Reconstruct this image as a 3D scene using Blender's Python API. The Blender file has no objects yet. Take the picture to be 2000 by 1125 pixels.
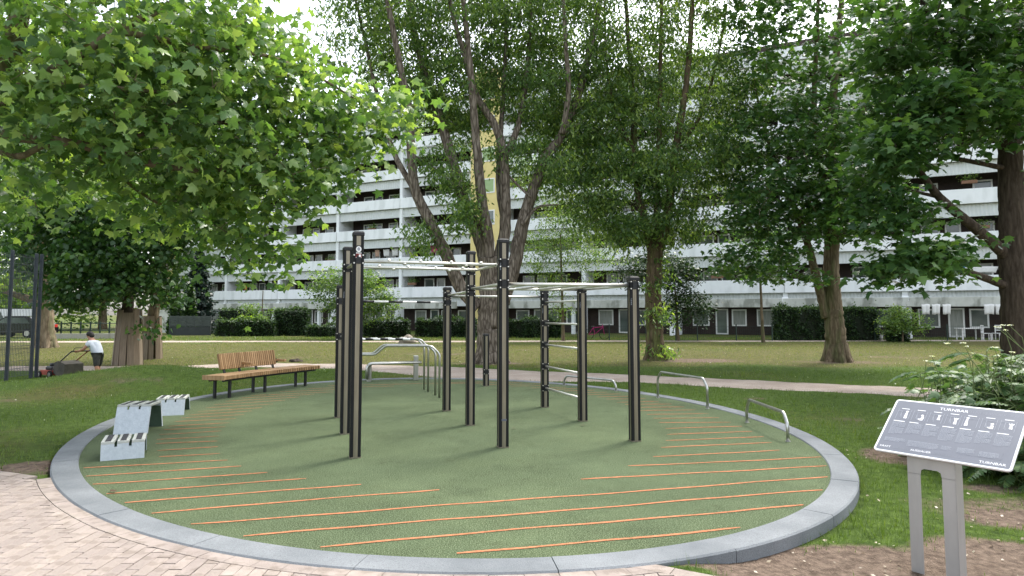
import bpy, bmesh, math, random
import numpy as np
from mathutils import Matrix, Vector
R = math.radians
random.seed(7)
rng = np.random.default_rng(11)
scene = bpy.context.scene
COL = scene.collection

# ---------------------------------------------------------------- camera, sky, sun, exposure
F_PX, YH, PITCH, EYE = 1300.0, 613.0, R(4.0), 1.6
CY = YH - F_PX * math.tan(PITCH)
cam_d = bpy.data.cameras.new('camera'); cam = bpy.data.objects.new('camera', cam_d); COL.objects.link(cam)
cam_d.sensor_width = 36.0; cam_d.lens = 36.0 * F_PX / 2000.0
cam_d.shift_y = -(562.5 - CY) / 2000.0
cam_d.clip_start = 0.1; cam_d.clip_end = 1500
cam.location = (0, 0, EYE); cam.rotation_euler = (R(90) + PITCH, 0, 0)
scene.camera = cam

SUN_AZ, SUN_EL = R(40), R(55)           # azimuth clockwise from +Y (ahead of the camera)
w = bpy.data.worlds.new('World'); scene.world = w; w.use_nodes = True
wn = w.node_tree.nodes; wl = w.node_tree.links
bg = wn['Background']
sky = wn.new('ShaderNodeTexSky'); sky.sky_type = 'NISHITA'; sky.sun_disc = False
sky.sun_elevation = SUN_EL; sky.sun_rotation = SUN_AZ; sky.dust_density = 3.0; sky.air_density = 1.0
hs = wn.new('ShaderNodeHueSaturation'); hs.inputs['Saturation'].default_value = 0.38
wl.new(sky.outputs[0], hs.inputs['Color']); wl.new(hs.outputs[0], bg.inputs['Color'])
bg.inputs['Strength'].default_value = 0.15
sl = bpy.data.lights.new('sun', 'SUN'); sun = bpy.data.objects.new('sun', sl); COL.objects.link(sun)
sl.energy = 0.95; sl.angle = R(14); sl.color = (1.0, 0.95, 0.87)
sd = Vector((math.sin(SUN_AZ) * math.cos(SUN_EL), math.cos(SUN_AZ) * math.cos(SUN_EL), math.sin(SUN_EL)))
sun.rotation_euler = sd.to_track_quat('Z', 'Y').to_euler(); sun.location = sd * 60
vs = scene.view_settings; vs.view_transform = 'Standard'; vs.look = 'None'; vs.exposure = 1.92; vs.gamma = 1.0
scene.render.engine = 'CYCLES'
cy_ = scene.cycles
cy_.use_denoising = True; cy_.max_bounces = 7; cy_.diffuse_bounces = 4; cy_.glossy_bounces = 3
cy_.transmission_bounces = 4; cy_.transparent_max_bounces = 6; cy_.caustics_reflective = False; cy_.caustics_refractive = False

# ---------------------------------------------------------------- pixel helpers (photo pixels 2000 x 1125)
def ray(px, py):
    u = (px - 1000.0) / F_PX; v = (py - CY) / F_PX
    return Vector((u, math.cos(PITCH) + v * math.sin(PITCH), math.sin(PITCH) - v * math.cos(PITCH)))
def gp(px, py, z=0.0):
    r = ray(px, py); t = (z - EYE) / r.z
    return Vector((r.x * t, r.y * t, z))
def at(px, py, d):
    r = ray(px, py); t = d / r.y
    return Vector((r.x * t, d, EYE + r.z * t))

# ---------------------------------------------------------------- object helpers
W = {}
def place(o, parent, M, local):
    W[o.name] = M
    o.matrix_basis = M
    if parent is not None:
        o.parent = parent
        if local:
            W[o.name] = W[parent.name] @ M
        else:
            o.matrix_parent_inverse = W[parent.name].inverted()
def tag(o, label=None, cat=None, group=None, kind=None):
    if label: o['label'] = label
    if cat: o['category'] = cat
    if group: o['group'] = group
    if kind: o['kind'] = kind
    return o
def empty(name, loc, label=None, cat=None, group=None, rz=0.0, kind=None):
    o = bpy.data.objects.new(name, None); COL.objects.link(o); o.empty_display_size = 0.2
    place(o, None, Matrix.Translation(loc) @ Matrix.Rotation(rz, 4, 'Z'), False)
    return tag(o, label, cat, group, kind)
def link(name, me, parent=None, M=None, local=False):
    o = bpy.data.objects.new(name, me); COL.objects.link(o)
    place(o, parent, M or Matrix.Identity(4), local)
    return o

class MB:
    def __init__(s): s.v = []; s.f = []; s.sm = []
    def add(s, vs, fs, smooth=False):
        b = len(s.v); s.v.extend([tuple(p) for p in vs])
        for q in fs: s.f.append(tuple(i + b for i in q)); s.sm.append(smooth)
        return s
    def box(s, c, size, rz=0.0, M=None, ch=0.0):
        hx, hy, hz = size[0] / 2, size[1] / 2, size[2] / 2
        if ch > 0:
            ch = min(ch, hx * .9, hy * .9, hz * .9)
            vs = []
            for sx in (-1, 1):
                for sy in (-1, 1):
                    for sz in (-1, 1):
                        vs += [(sx * hx, sy * (hy - ch), sz * (hz - ch)), (sx * (hx - ch), sy * hy, sz * (hz - ch)), (sx * (hx - ch), sy * (hy - ch), sz * hz)]
            bm = bmesh.new(); bv = [bm.verts.new(p) for p in vs]
            r = bmesh.ops.convex_hull(bm, input=bv)
            bm.verts.index_update()
            fs = [tuple(v.index for v in f.verts) for f in bm.faces]; vs = [v.co.copy() for v in bm.verts]; bm.free()
        else:
            vs = [(sx * hx, sy * hy, sz * hz) for sx in (-1, 1) for sy in (-1, 1) for sz in (-1, 1)]
            fs = [(0, 1, 3, 2), (4, 6, 7, 5), (0, 4, 5, 1), (2, 3, 7, 6), (0, 2, 6, 4), (1, 5, 7, 3)]
        T = M if M is not None else Matrix.Translation(c) @ Matrix.Rotation(rz, 4, 'Z')
        return s.add([T @ Vector(p) for p in vs], fs)
    def bar(s, p0, p1, wd, ht, up=(0, 0, 1)):
        p0 = Vector(p0); p1 = Vector(p1); d = (p1 - p0); L = d.length; d.normalize()
        u = Vector(up); x = d.cross(u)
        if x.length < 1e-4: x = d.cross(Vector((1, 0, 0)))
        x.normalize(); z = x.cross(d)
        M = Matrix(((x.x, d.x, z.x, 0), (x.y, d.y, z.y, 0), (x.z, d.z, z.z, 0), (0, 0, 0, 1)))
        M.translation = (p0 + p1) / 2
        return s.box(None, (wd, L, ht), M=M)
    def tube(s, path, rad, sides=8, cap=True, smooth=True, jit=0.0):
        P = [Vector(p) for p in path]; n = len(P)
        if not hasattr(rad, '__len__'): rad = [rad] * n
        ref = None; vs = []; fs = []
        for i in range(n):
            t = (P[min(i + 1, n - 1)] - P[max(i - 1, 0)])
            if t.length < 1e-9: t = Vector((0, 0, 1))
            t.normalize()
            if ref is None:
                ref = t.orthogonal().normalized()
            ref = (ref - t * ref.dot(t))
            if ref.length < 1e-6: ref = t.orthogonal()
            ref.normalize(); b = t.cross(ref)
            for k in range(sides):
                a = 2 * math.pi * k / sides
                rr = rad[i] * (1 + (random.uniform(-jit, jit) if jit else 0))
                vs.append(P[i] + (ref * math.cos(a) + b * math.sin(a)) * rr)
        for i in range(n - 1):
            for k in range(sides):
                k2 = (k + 1) % sides
                fs.append((i * sides + k, i * sides + k2, (i + 1) * sides + k2, (i + 1) * sides + k))
        s.add(vs, fs, smooth)
        if cap:
            b0 = len(s.v) - len(vs)
            s.f.append(tuple(b0 + k for k in reversed(range(sides)))); s.sm.append(False)
            s.f.append(tuple(b0 + (n - 1) * sides + k for k in range(sides))); s.sm.append(False)
        return s
    def prism(s, poly, h, M):          # poly in local xy, extruded along local z from 0 to h
        n = len(poly)
        vs = [M @ Vector((p[0], p[1], 0)) for p in poly] + [M @ Vector((p[0], p[1], h)) for p in poly]
        fs = [tuple(reversed(range(n))), tuple(range(n, 2 * n))] + [(i, (i + 1) % n, n + (i + 1) % n, n + i) for i in range(n)]
        return s.add(vs, fs)
    def ball(s, c, r, seg=10, rings=6, sc=(1, 1, 1)):
        vs = [(c[0], c[1], c[2] + r * sc[2])]; fs = []
        for i in range(1, rings):
            a = math.pi * i / rings
            for k in range(seg):
                b = 2 * math.pi * k / seg
                vs.append((c[0] + r * sc[0] * math.sin(a) * math.cos(b), c[1] + r * sc[1] * math.sin(a) * math.sin(b), c[2] + r * sc[2] * math.cos(a)))
        vs.append((c[0], c[1], c[2] - r * sc[2])); L = len(vs) - 1
        for k in range(seg):
            k2 = (k + 1) % seg
            fs.append((0, 1 + k, 1 + k2))
            for i in range(rings - 2):
                fs.append((1 + i * seg + k, 1 + (i + 1) * seg + k, 1 + (i + 1) * seg + k2, 1 + i * seg + k2))
            fs.append((L, 1 + (rings - 2) * seg + k2, 1 + (rings - 2) * seg + k))
        return s.add(vs, fs, True)
    def mesh(s, name, mat):
        me = bpy.data.meshes.new(name); me.from_pydata(s.v, [], s.f)
        if mat is not None: me.materials.append(mat)
        me.polygons.foreach_set('use_smooth', s.sm)
        me.update(); return me
    def build(s, name, mat, parent=None, M=None, local=False, kind=None):
        o = link(name, s.mesh(name, mat), parent, M, local)
        if kind: o['kind'] = kind
        return o

# ---------------------------------------------------------------- materials
def lin(c):
    c = c / 255.0
    return c / 12.92 if c <= 0.04045 else ((c + 0.055) / 1.055) ** 2.4
def rgb(*c): return tuple(lin(x) for x in c) + (1.0,)
def nmat(name, c1, c2=None, scale=4.0, rough=0.7, bump=0.0, bscale=None, metal=0.0, spec=0.4, detail=6, coords='Object', stretch=None, c3=None, scale3=60.0, mix3=0.4, coat=0.0):
    m = bpy.data.materials.new(name); m.use_nodes = True
    nt = m.node_tree; N = nt.nodes; L = nt.links; b = N['Principled BSDF']
    b.inputs['Roughness'].default_value = rough; b.inputs['Metallic'].default_value = metal
    b.inputs['Specular IOR Level'].default_value = spec
    if coat: b.inputs['Coat Weight'].default_value = coat
    tc = N.new('ShaderNodeTexCoord'); src = tc.outputs[coords]
    if stretch:
        mp = N.new('ShaderNodeMapping'); mp.inputs['Scale'].default_value = stretch; L.new(src, mp.inputs[0]); src = mp.outputs[0]
    if c2 is None:
        b.inputs['Base Color'].default_value = c1
    else:
        t = N.new('ShaderNodeTexNoise'); t.inputs['Scale'].default_value = scale; t.inputs['Detail'].default_value = detail; t.inputs['Roughness'].default_value = 0.62
        L.new(src, t.inputs['Vector'])
        r = N.new('ShaderNodeValToRGB'); r.color_ramp.elements[0].position = 0.32; r.color_ramp.elements[1].position = 0.68
        r.color_ramp.elements[0].color = c1; r.color_ramp.elements[1].color = c2
        L.new(t.outputs['Fac'], r.inputs[0]); out = r.outputs[0]
        if c3 is not None:
            t3 = N.new('ShaderNodeTexNoise'); t3.inputs['Scale'].default_value = scale3; t3.inputs['Detail'].default_value = 3
            L.new(src, t3.inputs['Vector'])
            r3 = N.new('ShaderNodeValToRGB'); r3.color_ramp.elements[0].position = 0.5; r3.color_ramp.elements[1].position = 0.62
            r3.color_ramp.elements[0].color = (0, 0, 0, 1); r3.color_ramp.elements[1].color = (mix3, mix3, mix3, 1)
            L.new(t3.outputs['Fac'], r3.inputs[0])
            mx = N.new('ShaderNodeMixRGB'); L.new(r3.outputs[0], mx.inputs[0]); L.new(out, mx.inputs[1]); mx.inputs[2].default_value = c3; out = mx.outputs[0]
        L.new(out, b.inputs['Base Color'])
    if bump:
        t2 = N.new('ShaderNodeTexNoise'); t2.inputs['Scale'].default_value = bscale or scale * 4; t2.inputs['Detail'].default_value = 5
        L.new(src, t2.inputs['Vector'])
        bp = N.new('ShaderNodeBump'); bp.inputs['Strength'].default_value = min(1.0, bump); bp.inputs['Distance'].default_value = 0.02 if bump <= 1 else 0.02 * bump
        L.new(t2.outputs['Fac'], bp.inputs['Height']); L.new(bp.outputs[0], b.inputs['Normal'])
    return m
def leafmat(name, dark, mid, light, trans=0.45, rough=0.42):
    m = bpy.data.materials.new(name); m.use_nodes = True
    nt = m.node_tree; N = nt.nodes; L = nt.links; b = N['Principled BSDF']; out = N['Material Output']
    b.inputs['Roughness'].default_value = rough; b.inputs['Specular IOR Level'].default_value = 0.45
    a = N.new('ShaderNodeAttribute'); a.attribute_name = 'tint'
    r = N.new('ShaderNodeValToRGB'); e = r.color_ramp.elements
    e[0].position = 0.0; e[0].color = dark; e[1].position = 1.0; e[1].color = light
    q = e.new(0.55); q.color = mid
    L.new(a.outputs['Fac'], r.inputs[0]); L.new(r.outputs[0], b.inputs['Base Color'])
    tr = N.new('ShaderNodeBsdfTranslucent')
    g = N.new('ShaderNodeMixRGB'); g.blend_type = 'MULTIPLY'; g.inputs[0].default_value = 1.0; g.inputs[2].default_value = (1.55, 1.6, 0.62, 1)
    L.new(r.outputs[0], g.inputs[1]); L.new(g.outputs[0], tr.inputs['Color'])
    mx = N.new('ShaderNodeMixShader'); mx.inputs[0].default_value = trans
    L.new(b.outputs[0], mx.inputs[1]); L.new(tr.outputs[0], mx.inputs[2]); L.new(mx.outputs[0], out.inputs['Surface'])
    return m
def barkmat(name, c1, c2, moss=None, sc=3.0, depth=1.0):
    m = nmat(name, c1, c2, scale=sc * 1.6, rough=0.95, stretch=(3.0, 3.0, 0.5), spec=0.1, c3=moss, scale3=1.1, mix3=0.6)
    N = m.node_tree.nodes; L = m.node_tree.links; b = N['Principled BSDF']
    tc = N.new('ShaderNodeTexCoord'); mp = N.new('ShaderNodeMapping'); mp.inputs['Scale'].default_value = (9, 9, 1.6); L.new(tc.outputs['Object'], mp.inputs[0])
    nz = N.new('ShaderNodeTexNoise'); nz.inputs['Scale'].default_value = 1.2; nz.inputs['Detail'].default_value = 4; L.new(mp.outputs[0], nz.inputs['Vector'])
    av = N.new('ShaderNodeMixRGB'); av.inputs[0].default_value = .35; L.new(mp.outputs[0], av.inputs[1]); L.new(nz.outputs['Color'], av.inputs[2])
    vo = N.new('ShaderNodeTexVoronoi'); vo.feature = 'DISTANCE_TO_EDGE'; vo.inputs['Scale'].default_value = 1.6; L.new(av.outputs[0], vo.inputs['Vector'])
    r = N.new('ShaderNodeValToRGB'); r.color_ramp.elements[0].position = .0; r.color_ramp.elements[1].position = .22; r.color_ramp.elements[0].color = (.42, .40, .38, 1); r.color_ramp.elements[1].color = (1.15, 1.15, 1.15, 1); L.new(vo.outputs['Distance'], r.inputs[0])
    src = b.inputs['Base Color'].links[0].from_socket; mx = N.new('ShaderNodeMixRGB'); mx.blend_type = 'MULTIPLY'; mx.inputs[0].default_value = min(1, .75 * depth); L.new(src, mx.inputs[1]); L.new(r.outputs[0], mx.inputs[2]); L.new(mx.outputs[0], b.inputs['Base Color'])
    bp = N.new('ShaderNodeBump'); bp.inputs['Strength'].default_value = 1.0; bp.inputs['Distance'].default_value = .03 * depth; L.new(vo.outputs['Distance'], bp.inputs['Height']); L.new(bp.outputs[0], b.inputs['Normal'])
    return m

M = {}
def epdmmat():
    m = nmat('epdm', rgb(68, 80, 55), rgb(82, 95, 69), scale=0.8, rough=0.95, bump=1.0, bscale=110, spec=0.12, c3=rgb(134, 146, 114), scale3=95, mix3=0.7)
    N = m.node_tree.nodes; L = m.node_tree.links; b = N['Principled BSDF']; tc = N.new('ShaderNodeTexCoord')
    out = b.inputs['Base Color'].links[0].from_socket
    for sc, p0, p1, col, det in ((.32, .45, .72, (1.32, 1.28, 1.24, 1), 4), (1.1, .54, .76, (.70, .70, .70, 1), 7), (3.3, .58, .70, (.80, .78, .75, 1), 8)):
        t = N.new('ShaderNodeTexNoise'); t.inputs['Scale'].default_value = sc; t.inputs['Detail'].default_value = det; t.inputs['Roughness'].default_value = .7; L.new(tc.outputs['Object'], t.inputs['Vector'])
        r = N.new('ShaderNodeValToRGB'); r.color_ramp.elements[0].position = p0; r.color_ramp.elements[1].position = p1; r.color_ramp.elements[0].color = (1, 1, 1, 1); r.color_ramp.elements[1].color = col; L.new(t.outputs['Fac'], r.inputs[0])
        mx = N.new('ShaderNodeMixRGB'); mx.blend_type = 'MULTIPLY'; mx.inputs[0].default_value = 1; L.new(out, mx.inputs[1]); L.new(r.outputs[0], mx.inputs[2]); out = mx.outputs[0]
    L.new(out, b.inputs['Base Color']); return m
M['epdm'] = epdmmat()
M['stripe'] = nmat('stripe', rgb(176, 110, 78), rgb(196, 132, 96), scale=14, rough=0.95, bump=0.6, bscale=160, spec=0.15, c3=rgb(120, 104, 72), scale3=22, mix3=0.55)
M['granite'] = nmat('granite', rgb(100, 105, 108), rgb(130, 134, 136), scale=1.3, rough=0.85, bump=0.25, bscale=120, c3=rgb(88, 90, 92), scale3=140, mix3=0.55, spec=0.25)
M['joint'] = nmat('joint', rgb(60, 54, 48), rgb(44, 40, 36), scale=30, rough=1.0)
def pavmat():
    m = nmat('paver', rgb(138, 129, 122), rgb(158, 148, 141), scale=5, rough=0.9, bump=0.3, bscale=90, c3=rgb(112, 102, 92), scale3=9, mix3=0.5, spec=0.2)
    N = m.node_tree.nodes; L = m.node_tree.links; b = N['Principled BSDF']
    oi = N.new('ShaderNodeObjectInfo'); r = N.new('ShaderNodeValToRGB')
    r.color_ramp.elements[0].color = (0.88, 0.86, 0.85, 1); r.color_ramp.elements[1].color = (1.06, 1.04, 1.0, 1)
    L.new(oi.outputs['Random'], r.inputs[0])
    src = b.inputs['Base Color'].links[0].from_socket
    mx = N.new('ShaderNodeMixRGB'); mx.blend_type = 'MULTIPLY'; mx.inputs[0].default_value = 1
    L.new(src, mx.inputs[1]); L.new(r.outputs[0], mx.inputs[2]); L.new(mx.outputs[0], b.inputs['Base Color'])
    return m
M['paver'] = pavmat()
M['gravel'] = nmat('gravel', rgb(156, 142, 130), rgb(182, 169, 157), scale=1.2, rough=1.0, bump=0.8, bscale=70, c3=rgb(120, 108, 96), scale3=45, mix3=0.5, spec=0.1)
M['steel'] = nmat('steel', rgb(165, 165, 160), rgb(190, 190, 186), scale=12, rough=0.32, metal=1.0, stretch=(1, 1, 0.2))
M['steel_warm'] = nmat('steel_warm', rgb(150, 149, 146), rgb(172, 170, 167), scale=4, rough=0.5, metal=0.5, stretch=(1, 1, 0.3))
M['steel_bar'] = nmat('steel_bar', rgb(205, 203, 194), rgb(222, 220, 212), scale=8, rough=0.36, metal=0.85)
M['post_panel'] = nmat('post_panel', rgb(124, 117, 100), rgb(152, 144, 126), scale=3, rough=0.38, metal=0.6, stretch=(6, 6, 0.5))
M['post_black'] = nmat('post_black', rgb(14, 15, 16), rgb(22, 23, 24), scale=8, rough=0.55, spec=0.25)
M['black'] = nmat('black_plastic', rgb(22, 23, 24), rgb(32, 33, 34), scale=20, rough=0.5)
M['white_paint'] = nmat('white_paint', rgb(222, 222, 218), rgb(235, 235, 232), scale=6, rough=0.5)
M['red_paint'] = nmat('red_paint', rgb(170, 40, 34), rgb(190, 52, 44), scale=6, rough=0.5)
M['concrete_box'] = nmat('concrete_box', rgb(176, 184, 190), rgb(192, 199, 204), scale=16, rough=0.75, bump=0.2, bscale=60, c3=rgb(168, 177, 184), scale3=30, mix3=0.35)
M['box_top'] = nmat('box_top', rgb(168, 170, 164), rgb(186, 188, 180), scale=14, rough=0.85, bump=0.2, bscale=80)
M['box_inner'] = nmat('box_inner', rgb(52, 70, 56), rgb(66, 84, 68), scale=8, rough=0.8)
M['grip'] = nmat('grip', rgb(52, 52, 54), rgb(70, 70, 72), scale=60, rough=0.95, bump=0.5, bscale=150)
def woodmat(name, c1, c2, st=(14, 14, 1.5)):
    m = nmat(name, c1, c2, scale=2.2, rough=0.6, bump=0.15, bscale=6, stretch=st, spec=0.3)
    N = m.node_tree.nodes; L = m.node_tree.links; b = N['Principled BSDF']
    oi = N.new('ShaderNodeObjectInfo'); r = N.new('ShaderNodeValToRGB')
    r.color_ramp.elements[0].color = (0.72, 0.68, 0.62, 1); r.color_ramp.elements[1].color = (1.12, 1.12, 1.1, 1)
    L.new(oi.outputs['Random'], r.inputs[0])
    src = b.inputs['Base Color'].links[0].from_socket
    mx = N.new('ShaderNodeMixRGB'); mx.blend_type = 'MULTIPLY'; mx.inputs[0].default_value = 1
    L.new(src, mx.inputs[1]); L.new(r.outputs[0], mx.inputs[2]); L.new(mx.outputs[0], b.inputs['Base Color'])
    return m
M['larch'] = woodmat('larch', rgb(150, 118, 84), rgb(180, 150, 114))
M['plank'] = woodmat('old_plank', rgb(116, 104, 90), rgb(146, 133, 117), st=(10, 10, 0.7))
M['wall_white'] = nmat('wall_white', rgb(228, 232, 231), rgb(240, 243, 242), scale=0.6, rough=0.85, c3=rgb(180, 186, 180), scale3=0.9, mix3=0.3, bump=0.1, bscale=20, stretch=(1, 1, 0.35))
M['beam_white'] = nmat('beam_white', rgb(176, 178, 168), rgb(206, 208, 200), scale=0.9, rough=0.9, c3=rgb(98, 102, 88), scale3=1.7, mix3=0.6, bump=0.2, bscale=14, stretch=(1, 1, 0.5))
M['fascia'] = nmat('fascia', rgb(200, 205, 203), rgb(216, 220, 218), scale=1.0, rough=0.7)
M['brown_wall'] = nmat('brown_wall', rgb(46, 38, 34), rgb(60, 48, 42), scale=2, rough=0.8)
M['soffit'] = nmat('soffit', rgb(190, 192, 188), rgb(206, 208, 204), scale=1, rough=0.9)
M['frame_white'] = nmat('frame_white', rgb(226, 226, 220), rgb(236, 236, 232), scale=2, rough=0.5)
M['glass'] = nmat('glass', rgb(70, 80, 76), rgb(104, 114, 108), scale=0.7, rough=0.08, spec=0.7, detail=2)
M['glass_curtain'] = nmat('glass_curtain', rgb(120, 124, 116), rgb(160, 164, 156), scale=3, rough=0.25, spec=0.6, stretch=(6, 1, 0.3))
M['yellow'] = nmat('yellow_wall', rgb(214, 196, 130), rgb(226, 209, 146), scale=0.8, rough=0.85)
M['green_glass'] = nmat('green_blind', rgb(140, 166, 112), rgb(156, 180, 128), scale=2, rough=0.4)
M['grey_glass'] = nmat('grey_blind', rgb(140, 138, 146), rgb(160, 158, 166), scale=2, rough=0.4)
M['fence_grey'] = nmat('fence_grey', rgb(52, 58, 64), rgb(66, 72, 78), scale=3, rough=0.5, metal=0.3)
M['fence_green'] = nmat('fence_green', rgb(28, 46, 38), rgb(40, 58, 48), scale=3, rough=0.5)
M['sign_face'] = nmat('sign_face', rgb(96, 100, 109), rgb(102, 106, 115), scale=3, rough=0.35)
M['sign_text'] = nmat('sign_text', rgb(232, 233, 234), rgb(238, 238, 238), scale=3, rough=0.4)
M['sign_faint'] = nmat('sign_faint', rgb(112, 116, 124), rgb(116, 120, 128), scale=3, rough=0.4)
M['sign_mid'] = nmat('sign_mid', rgb(146, 150, 158), rgb(152, 156, 164), scale=3, rough=0.4)
M['sign_edge'] = nmat('sign_edge', rgb(226, 228, 230), rgb(236, 237, 238), scale=3, rough=0.4)
M['skin'] = nmat('skin', rgb(150, 106, 84), rgb(168, 122, 98), scale=6, rough=0.55)
M['hair'] = nmat('hair', rgb(24, 20, 18), rgb(36, 30, 26), scale=30, rough=0.6)
M['shirt'] = nmat('shirt', rgb(176, 182, 190), rgb(200, 205, 212), scale=6, rough=0.9, bump=0.3, bscale=14)
M['shorts'] = nmat('shorts', rgb(38, 38, 36), rgb(62, 62, 56), scale=12, rough=0.9)
M['shoe'] = nmat('shoe', rgb(40, 40, 42), rgb(56, 56, 58), scale=12, rough=0.7)
M['bag'] = nmat('bag', rgb(62, 60, 54), rgb(88, 84, 76), scale=5, rough=0.95, bump=0.4, bscale=12)
M['mower_red'] = nmat('mower_red', rgb(150, 56, 44), rgb(172, 76, 60), scale=6, rough=0.5)
M['rust'] = nmat('rust_tube', rgb(120, 76, 44), rgb(150, 100, 60), scale=10, rough=0.7)
M['rock'] = nmat('rock', rgb(120, 112, 102), rgb(160, 150, 136), scale=3, rough=0.95, bump=0.6, bscale=8)
M['car_black'] = nmat('car_black', rgb(20, 22, 26), rgb(24, 26, 30), scale=2, rough=0.15, coat=0.6)
M['car_white'] = nmat('car_white', rgb(215, 218, 220), rgb(225, 227, 229), scale=2, rough=0.25, coat=0.5)
M['tyre'] = nmat('tyre', rgb(24, 24, 25), rgb(32, 32, 33), scale=20, rough=0.9)
M['retain'] = nmat('retain', rgb(150, 146, 138), rgb(170, 166, 158), scale=2, rough=0.9)
M['twig'] = nmat('twig', rgb(52, 42, 34), rgb(70, 58, 46), scale=9, rough=0.9)
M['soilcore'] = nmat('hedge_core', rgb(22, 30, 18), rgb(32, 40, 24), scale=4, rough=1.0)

# ---------------------------------------------------------------- plan of the playground and the terrain
EC = Vector((-1.125, 10.5)); EA, EB = 6.2, 4.62; ETH = R(110.2)       # ellipse: centre, half axes, long-axis direction
KW = 0.25
ca, sa = math.cos(ETH), math.sin(ETH)
def ept(t, off=0.0):
    x, y = EA * math.cos(t), EB * math.sin(t)
    nx, ny = math.cos(t) / EA, math.sin(t) / EB; l = math.hypot(nx, ny)
    x += off * nx / l; y += off * ny / l
    return Vector((EC.x + ca * x - sa * y, EC.y + sa * x + ca * y))
def erad(x, y, off=0.0):
    dx, dy = x - EC.x, y - EC.y
    a = ca * dx + sa * dy; b = -sa * dx + ca * dy
    return np.sqrt((a / (EA + off)) ** 2 + (b / (EB + off)) ** 2)
def sm(a, b, x):
    t = np.clip((x - a) / (b - a), 0, 1); return t * t * (3 - 2 * t)
def line2(p, q):
    k = (q.y - p.y) / (q.x - p.x); return lambda x: p.y + k * (x - p.x)
PL1 = line2(gp(0, 920), gp(108, 934)); PL2 = line2(gp(1236, 1094), gp(1400, 1125))
lower = [ept(t, KW) for t in np.linspace(0, 2 * math.pi, 1441)]
LX = np.linspace(-7, 4, 900)
def lowbound(off):
    pts = np.array([ept(t, KW + off) for t in np.linspace(0, 2 * math.pi, 1441)])
    im = pts[:, 0].argmin(); iM = pts[:, 0].argmax()
    lo = pts[pts[:, 1] < np.interp(pts[:, 0], [pts[im, 0], pts[iM, 0]], [pts[im, 1], pts[iM, 1]])]
    lo = lo[lo[:, 0].argsort()]
    xl, xr = lo[0, 0], lo[-1, 0]
    return lambda x: np.where((x > xl) & (x < xr), np.interp(x, lo[:, 0], lo[:, 1]), 99.0)
LB0 = lowbound(0.0); LB1 = lowbound(0.125)
def pavbound(x, inset=0.0):
    k = LB1(x) if inset else LB0(x)
    return np.minimum(np.minimum(k, PL1(x) - inset), PL2(x) - inset)
PATH_N = [(120, 716), (275, 717), (380, 716), (520, 717), (650, 719.5), (760, 728), (880, 739), (1060, 745), (1160, 745), (1240, 746), (1390, 755), (1520, 761), (1700, 769), (1860, 779), (2000, 787), (2300, 806)]
PATH_F = [(120, 708), (275, 708), (380, 708.5), (520, 709), (650, 710.5), (760, 713), (880, 716.5), (1060, 725), (1160, 729), (1240, 732), (1390, 739), (1520, 745), (1700, 753), (1860, 759), (2000, 764), (2300, 776)]
def xs_of(px): return np.array([[*gp(*p, -0.02)][:2] for p in px])
PN, PF = xs_of(PATH_N), xs_of(PATH_F)
def inpath(x, y): return (y > np.interp(x, PN[:, 0], PN[:, 1])) & (y < np.interp(x, PF[:, 0], PF[:, 1]))
def far0(x): return 38.6 + 0.03 * x + 0.012 * np.abs(x) + 0.25 * np.sin(x * 0.35)
def far1(x): return 40.3 + 0.03 * x + 0.012 * np.abs(x) + 0.25 * np.sin(x * 0.3 + 1)
def wob(x, y): return np.sin(x * 1.3 + 0.7 * y) * 0.5 + np.sin(0.6 * x - 1.1 * y + 2) * 0.5
def base_z(x, y):
    z = -0.025 + 0.006 * wob(x * 1.7, y * 1.7)
    z = z - 0.065 * sm(0.02, 0.7, y - PL2(x)) * sm(0.7, 1.5, x) * (1 - sm(7.0, 9.5, y))
    z = z - 0.12 * sm(-8.5, -11.5, x) * sm(15.0, 18.0, y) * (1 - sm(27, 36, y))
    z = z - 0.25 * np.exp(-((x + 11.0) / 1.8) ** 2 - ((y - 18.5) / 1.3) ** 2)
    z = z + 0.38 * np.exp(-((x + 8.9) / 2.2) ** 2 - ((y - 16.3) / 1.7) ** 2)
    z = z + 0.10 * np.exp(-((x - 9) / 7.0) ** 2 - ((y - 27) / 4.5) ** 2)
    return z
def soil(x, y):
    s = np.zeros_like(x)
    s = np.maximum(s, 0.95 * sm(1.0, 1.5, x) * (1 - sm(4.6, 5.4, y + 0.25 * wob(x * 3, y * 3))))
    for cx, cy_, rx, ry, a in ((2.2, 4.7, 1.0, .35, .9), (3.3, 4.6, .9, .5, 1.0), (4.3, 5.6, .7, .35, .9), (4.6, 7.9, .55, .5, .95), (-5.0, 7.25, .5, .35, .95), (-5.6, 6.95, 1.2, .2, .8), (4.7, 6.6, .5, .25, .7), (1.2, 4.6, .5, .2, 1.0),
                             (-8.2, 14.8, 1.0, .5, .45), (6.2, 22.9, 2.0, 1.0, .8), (11.0, 22.2, 2.3, .9, .6), (-.7, 22.0, 1.5, .8, .7), (9, 27, 5, 2.5, .35), (3, 26, 5, 2.0, .25), (4.2, 6.0, 1.0, .5, .55), (-7.2, 9.3, .6, .35, .5), (-6.6, 11.8, .4, .5, .45), (-9.5, 12.6, .8, .4, .5), (-7.9, 7.9, .9, .3, .5), (5.2, 10.4, .5, .3, .5), (6.8, 12.4, .8, .3, .45), (4.6, 12.9, .4, .25, .5), (-3.0, 27, 2.5, 1.2, .5), (-8, 25, 2, 1.0, .45), (14, 24.5, 2, 1.0, .55), (1.5, 30, 3, 1.2, .45)):
        s = np.maximum(s, a * np.exp(-(((x - cx) / rx) ** 2 + ((y - cy_) / ry) ** 2) ** 1.5))
    return np.clip(s + 0.10 * wob(x * 5, y * 5) * (s > 0.1), 0, 1)
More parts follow.
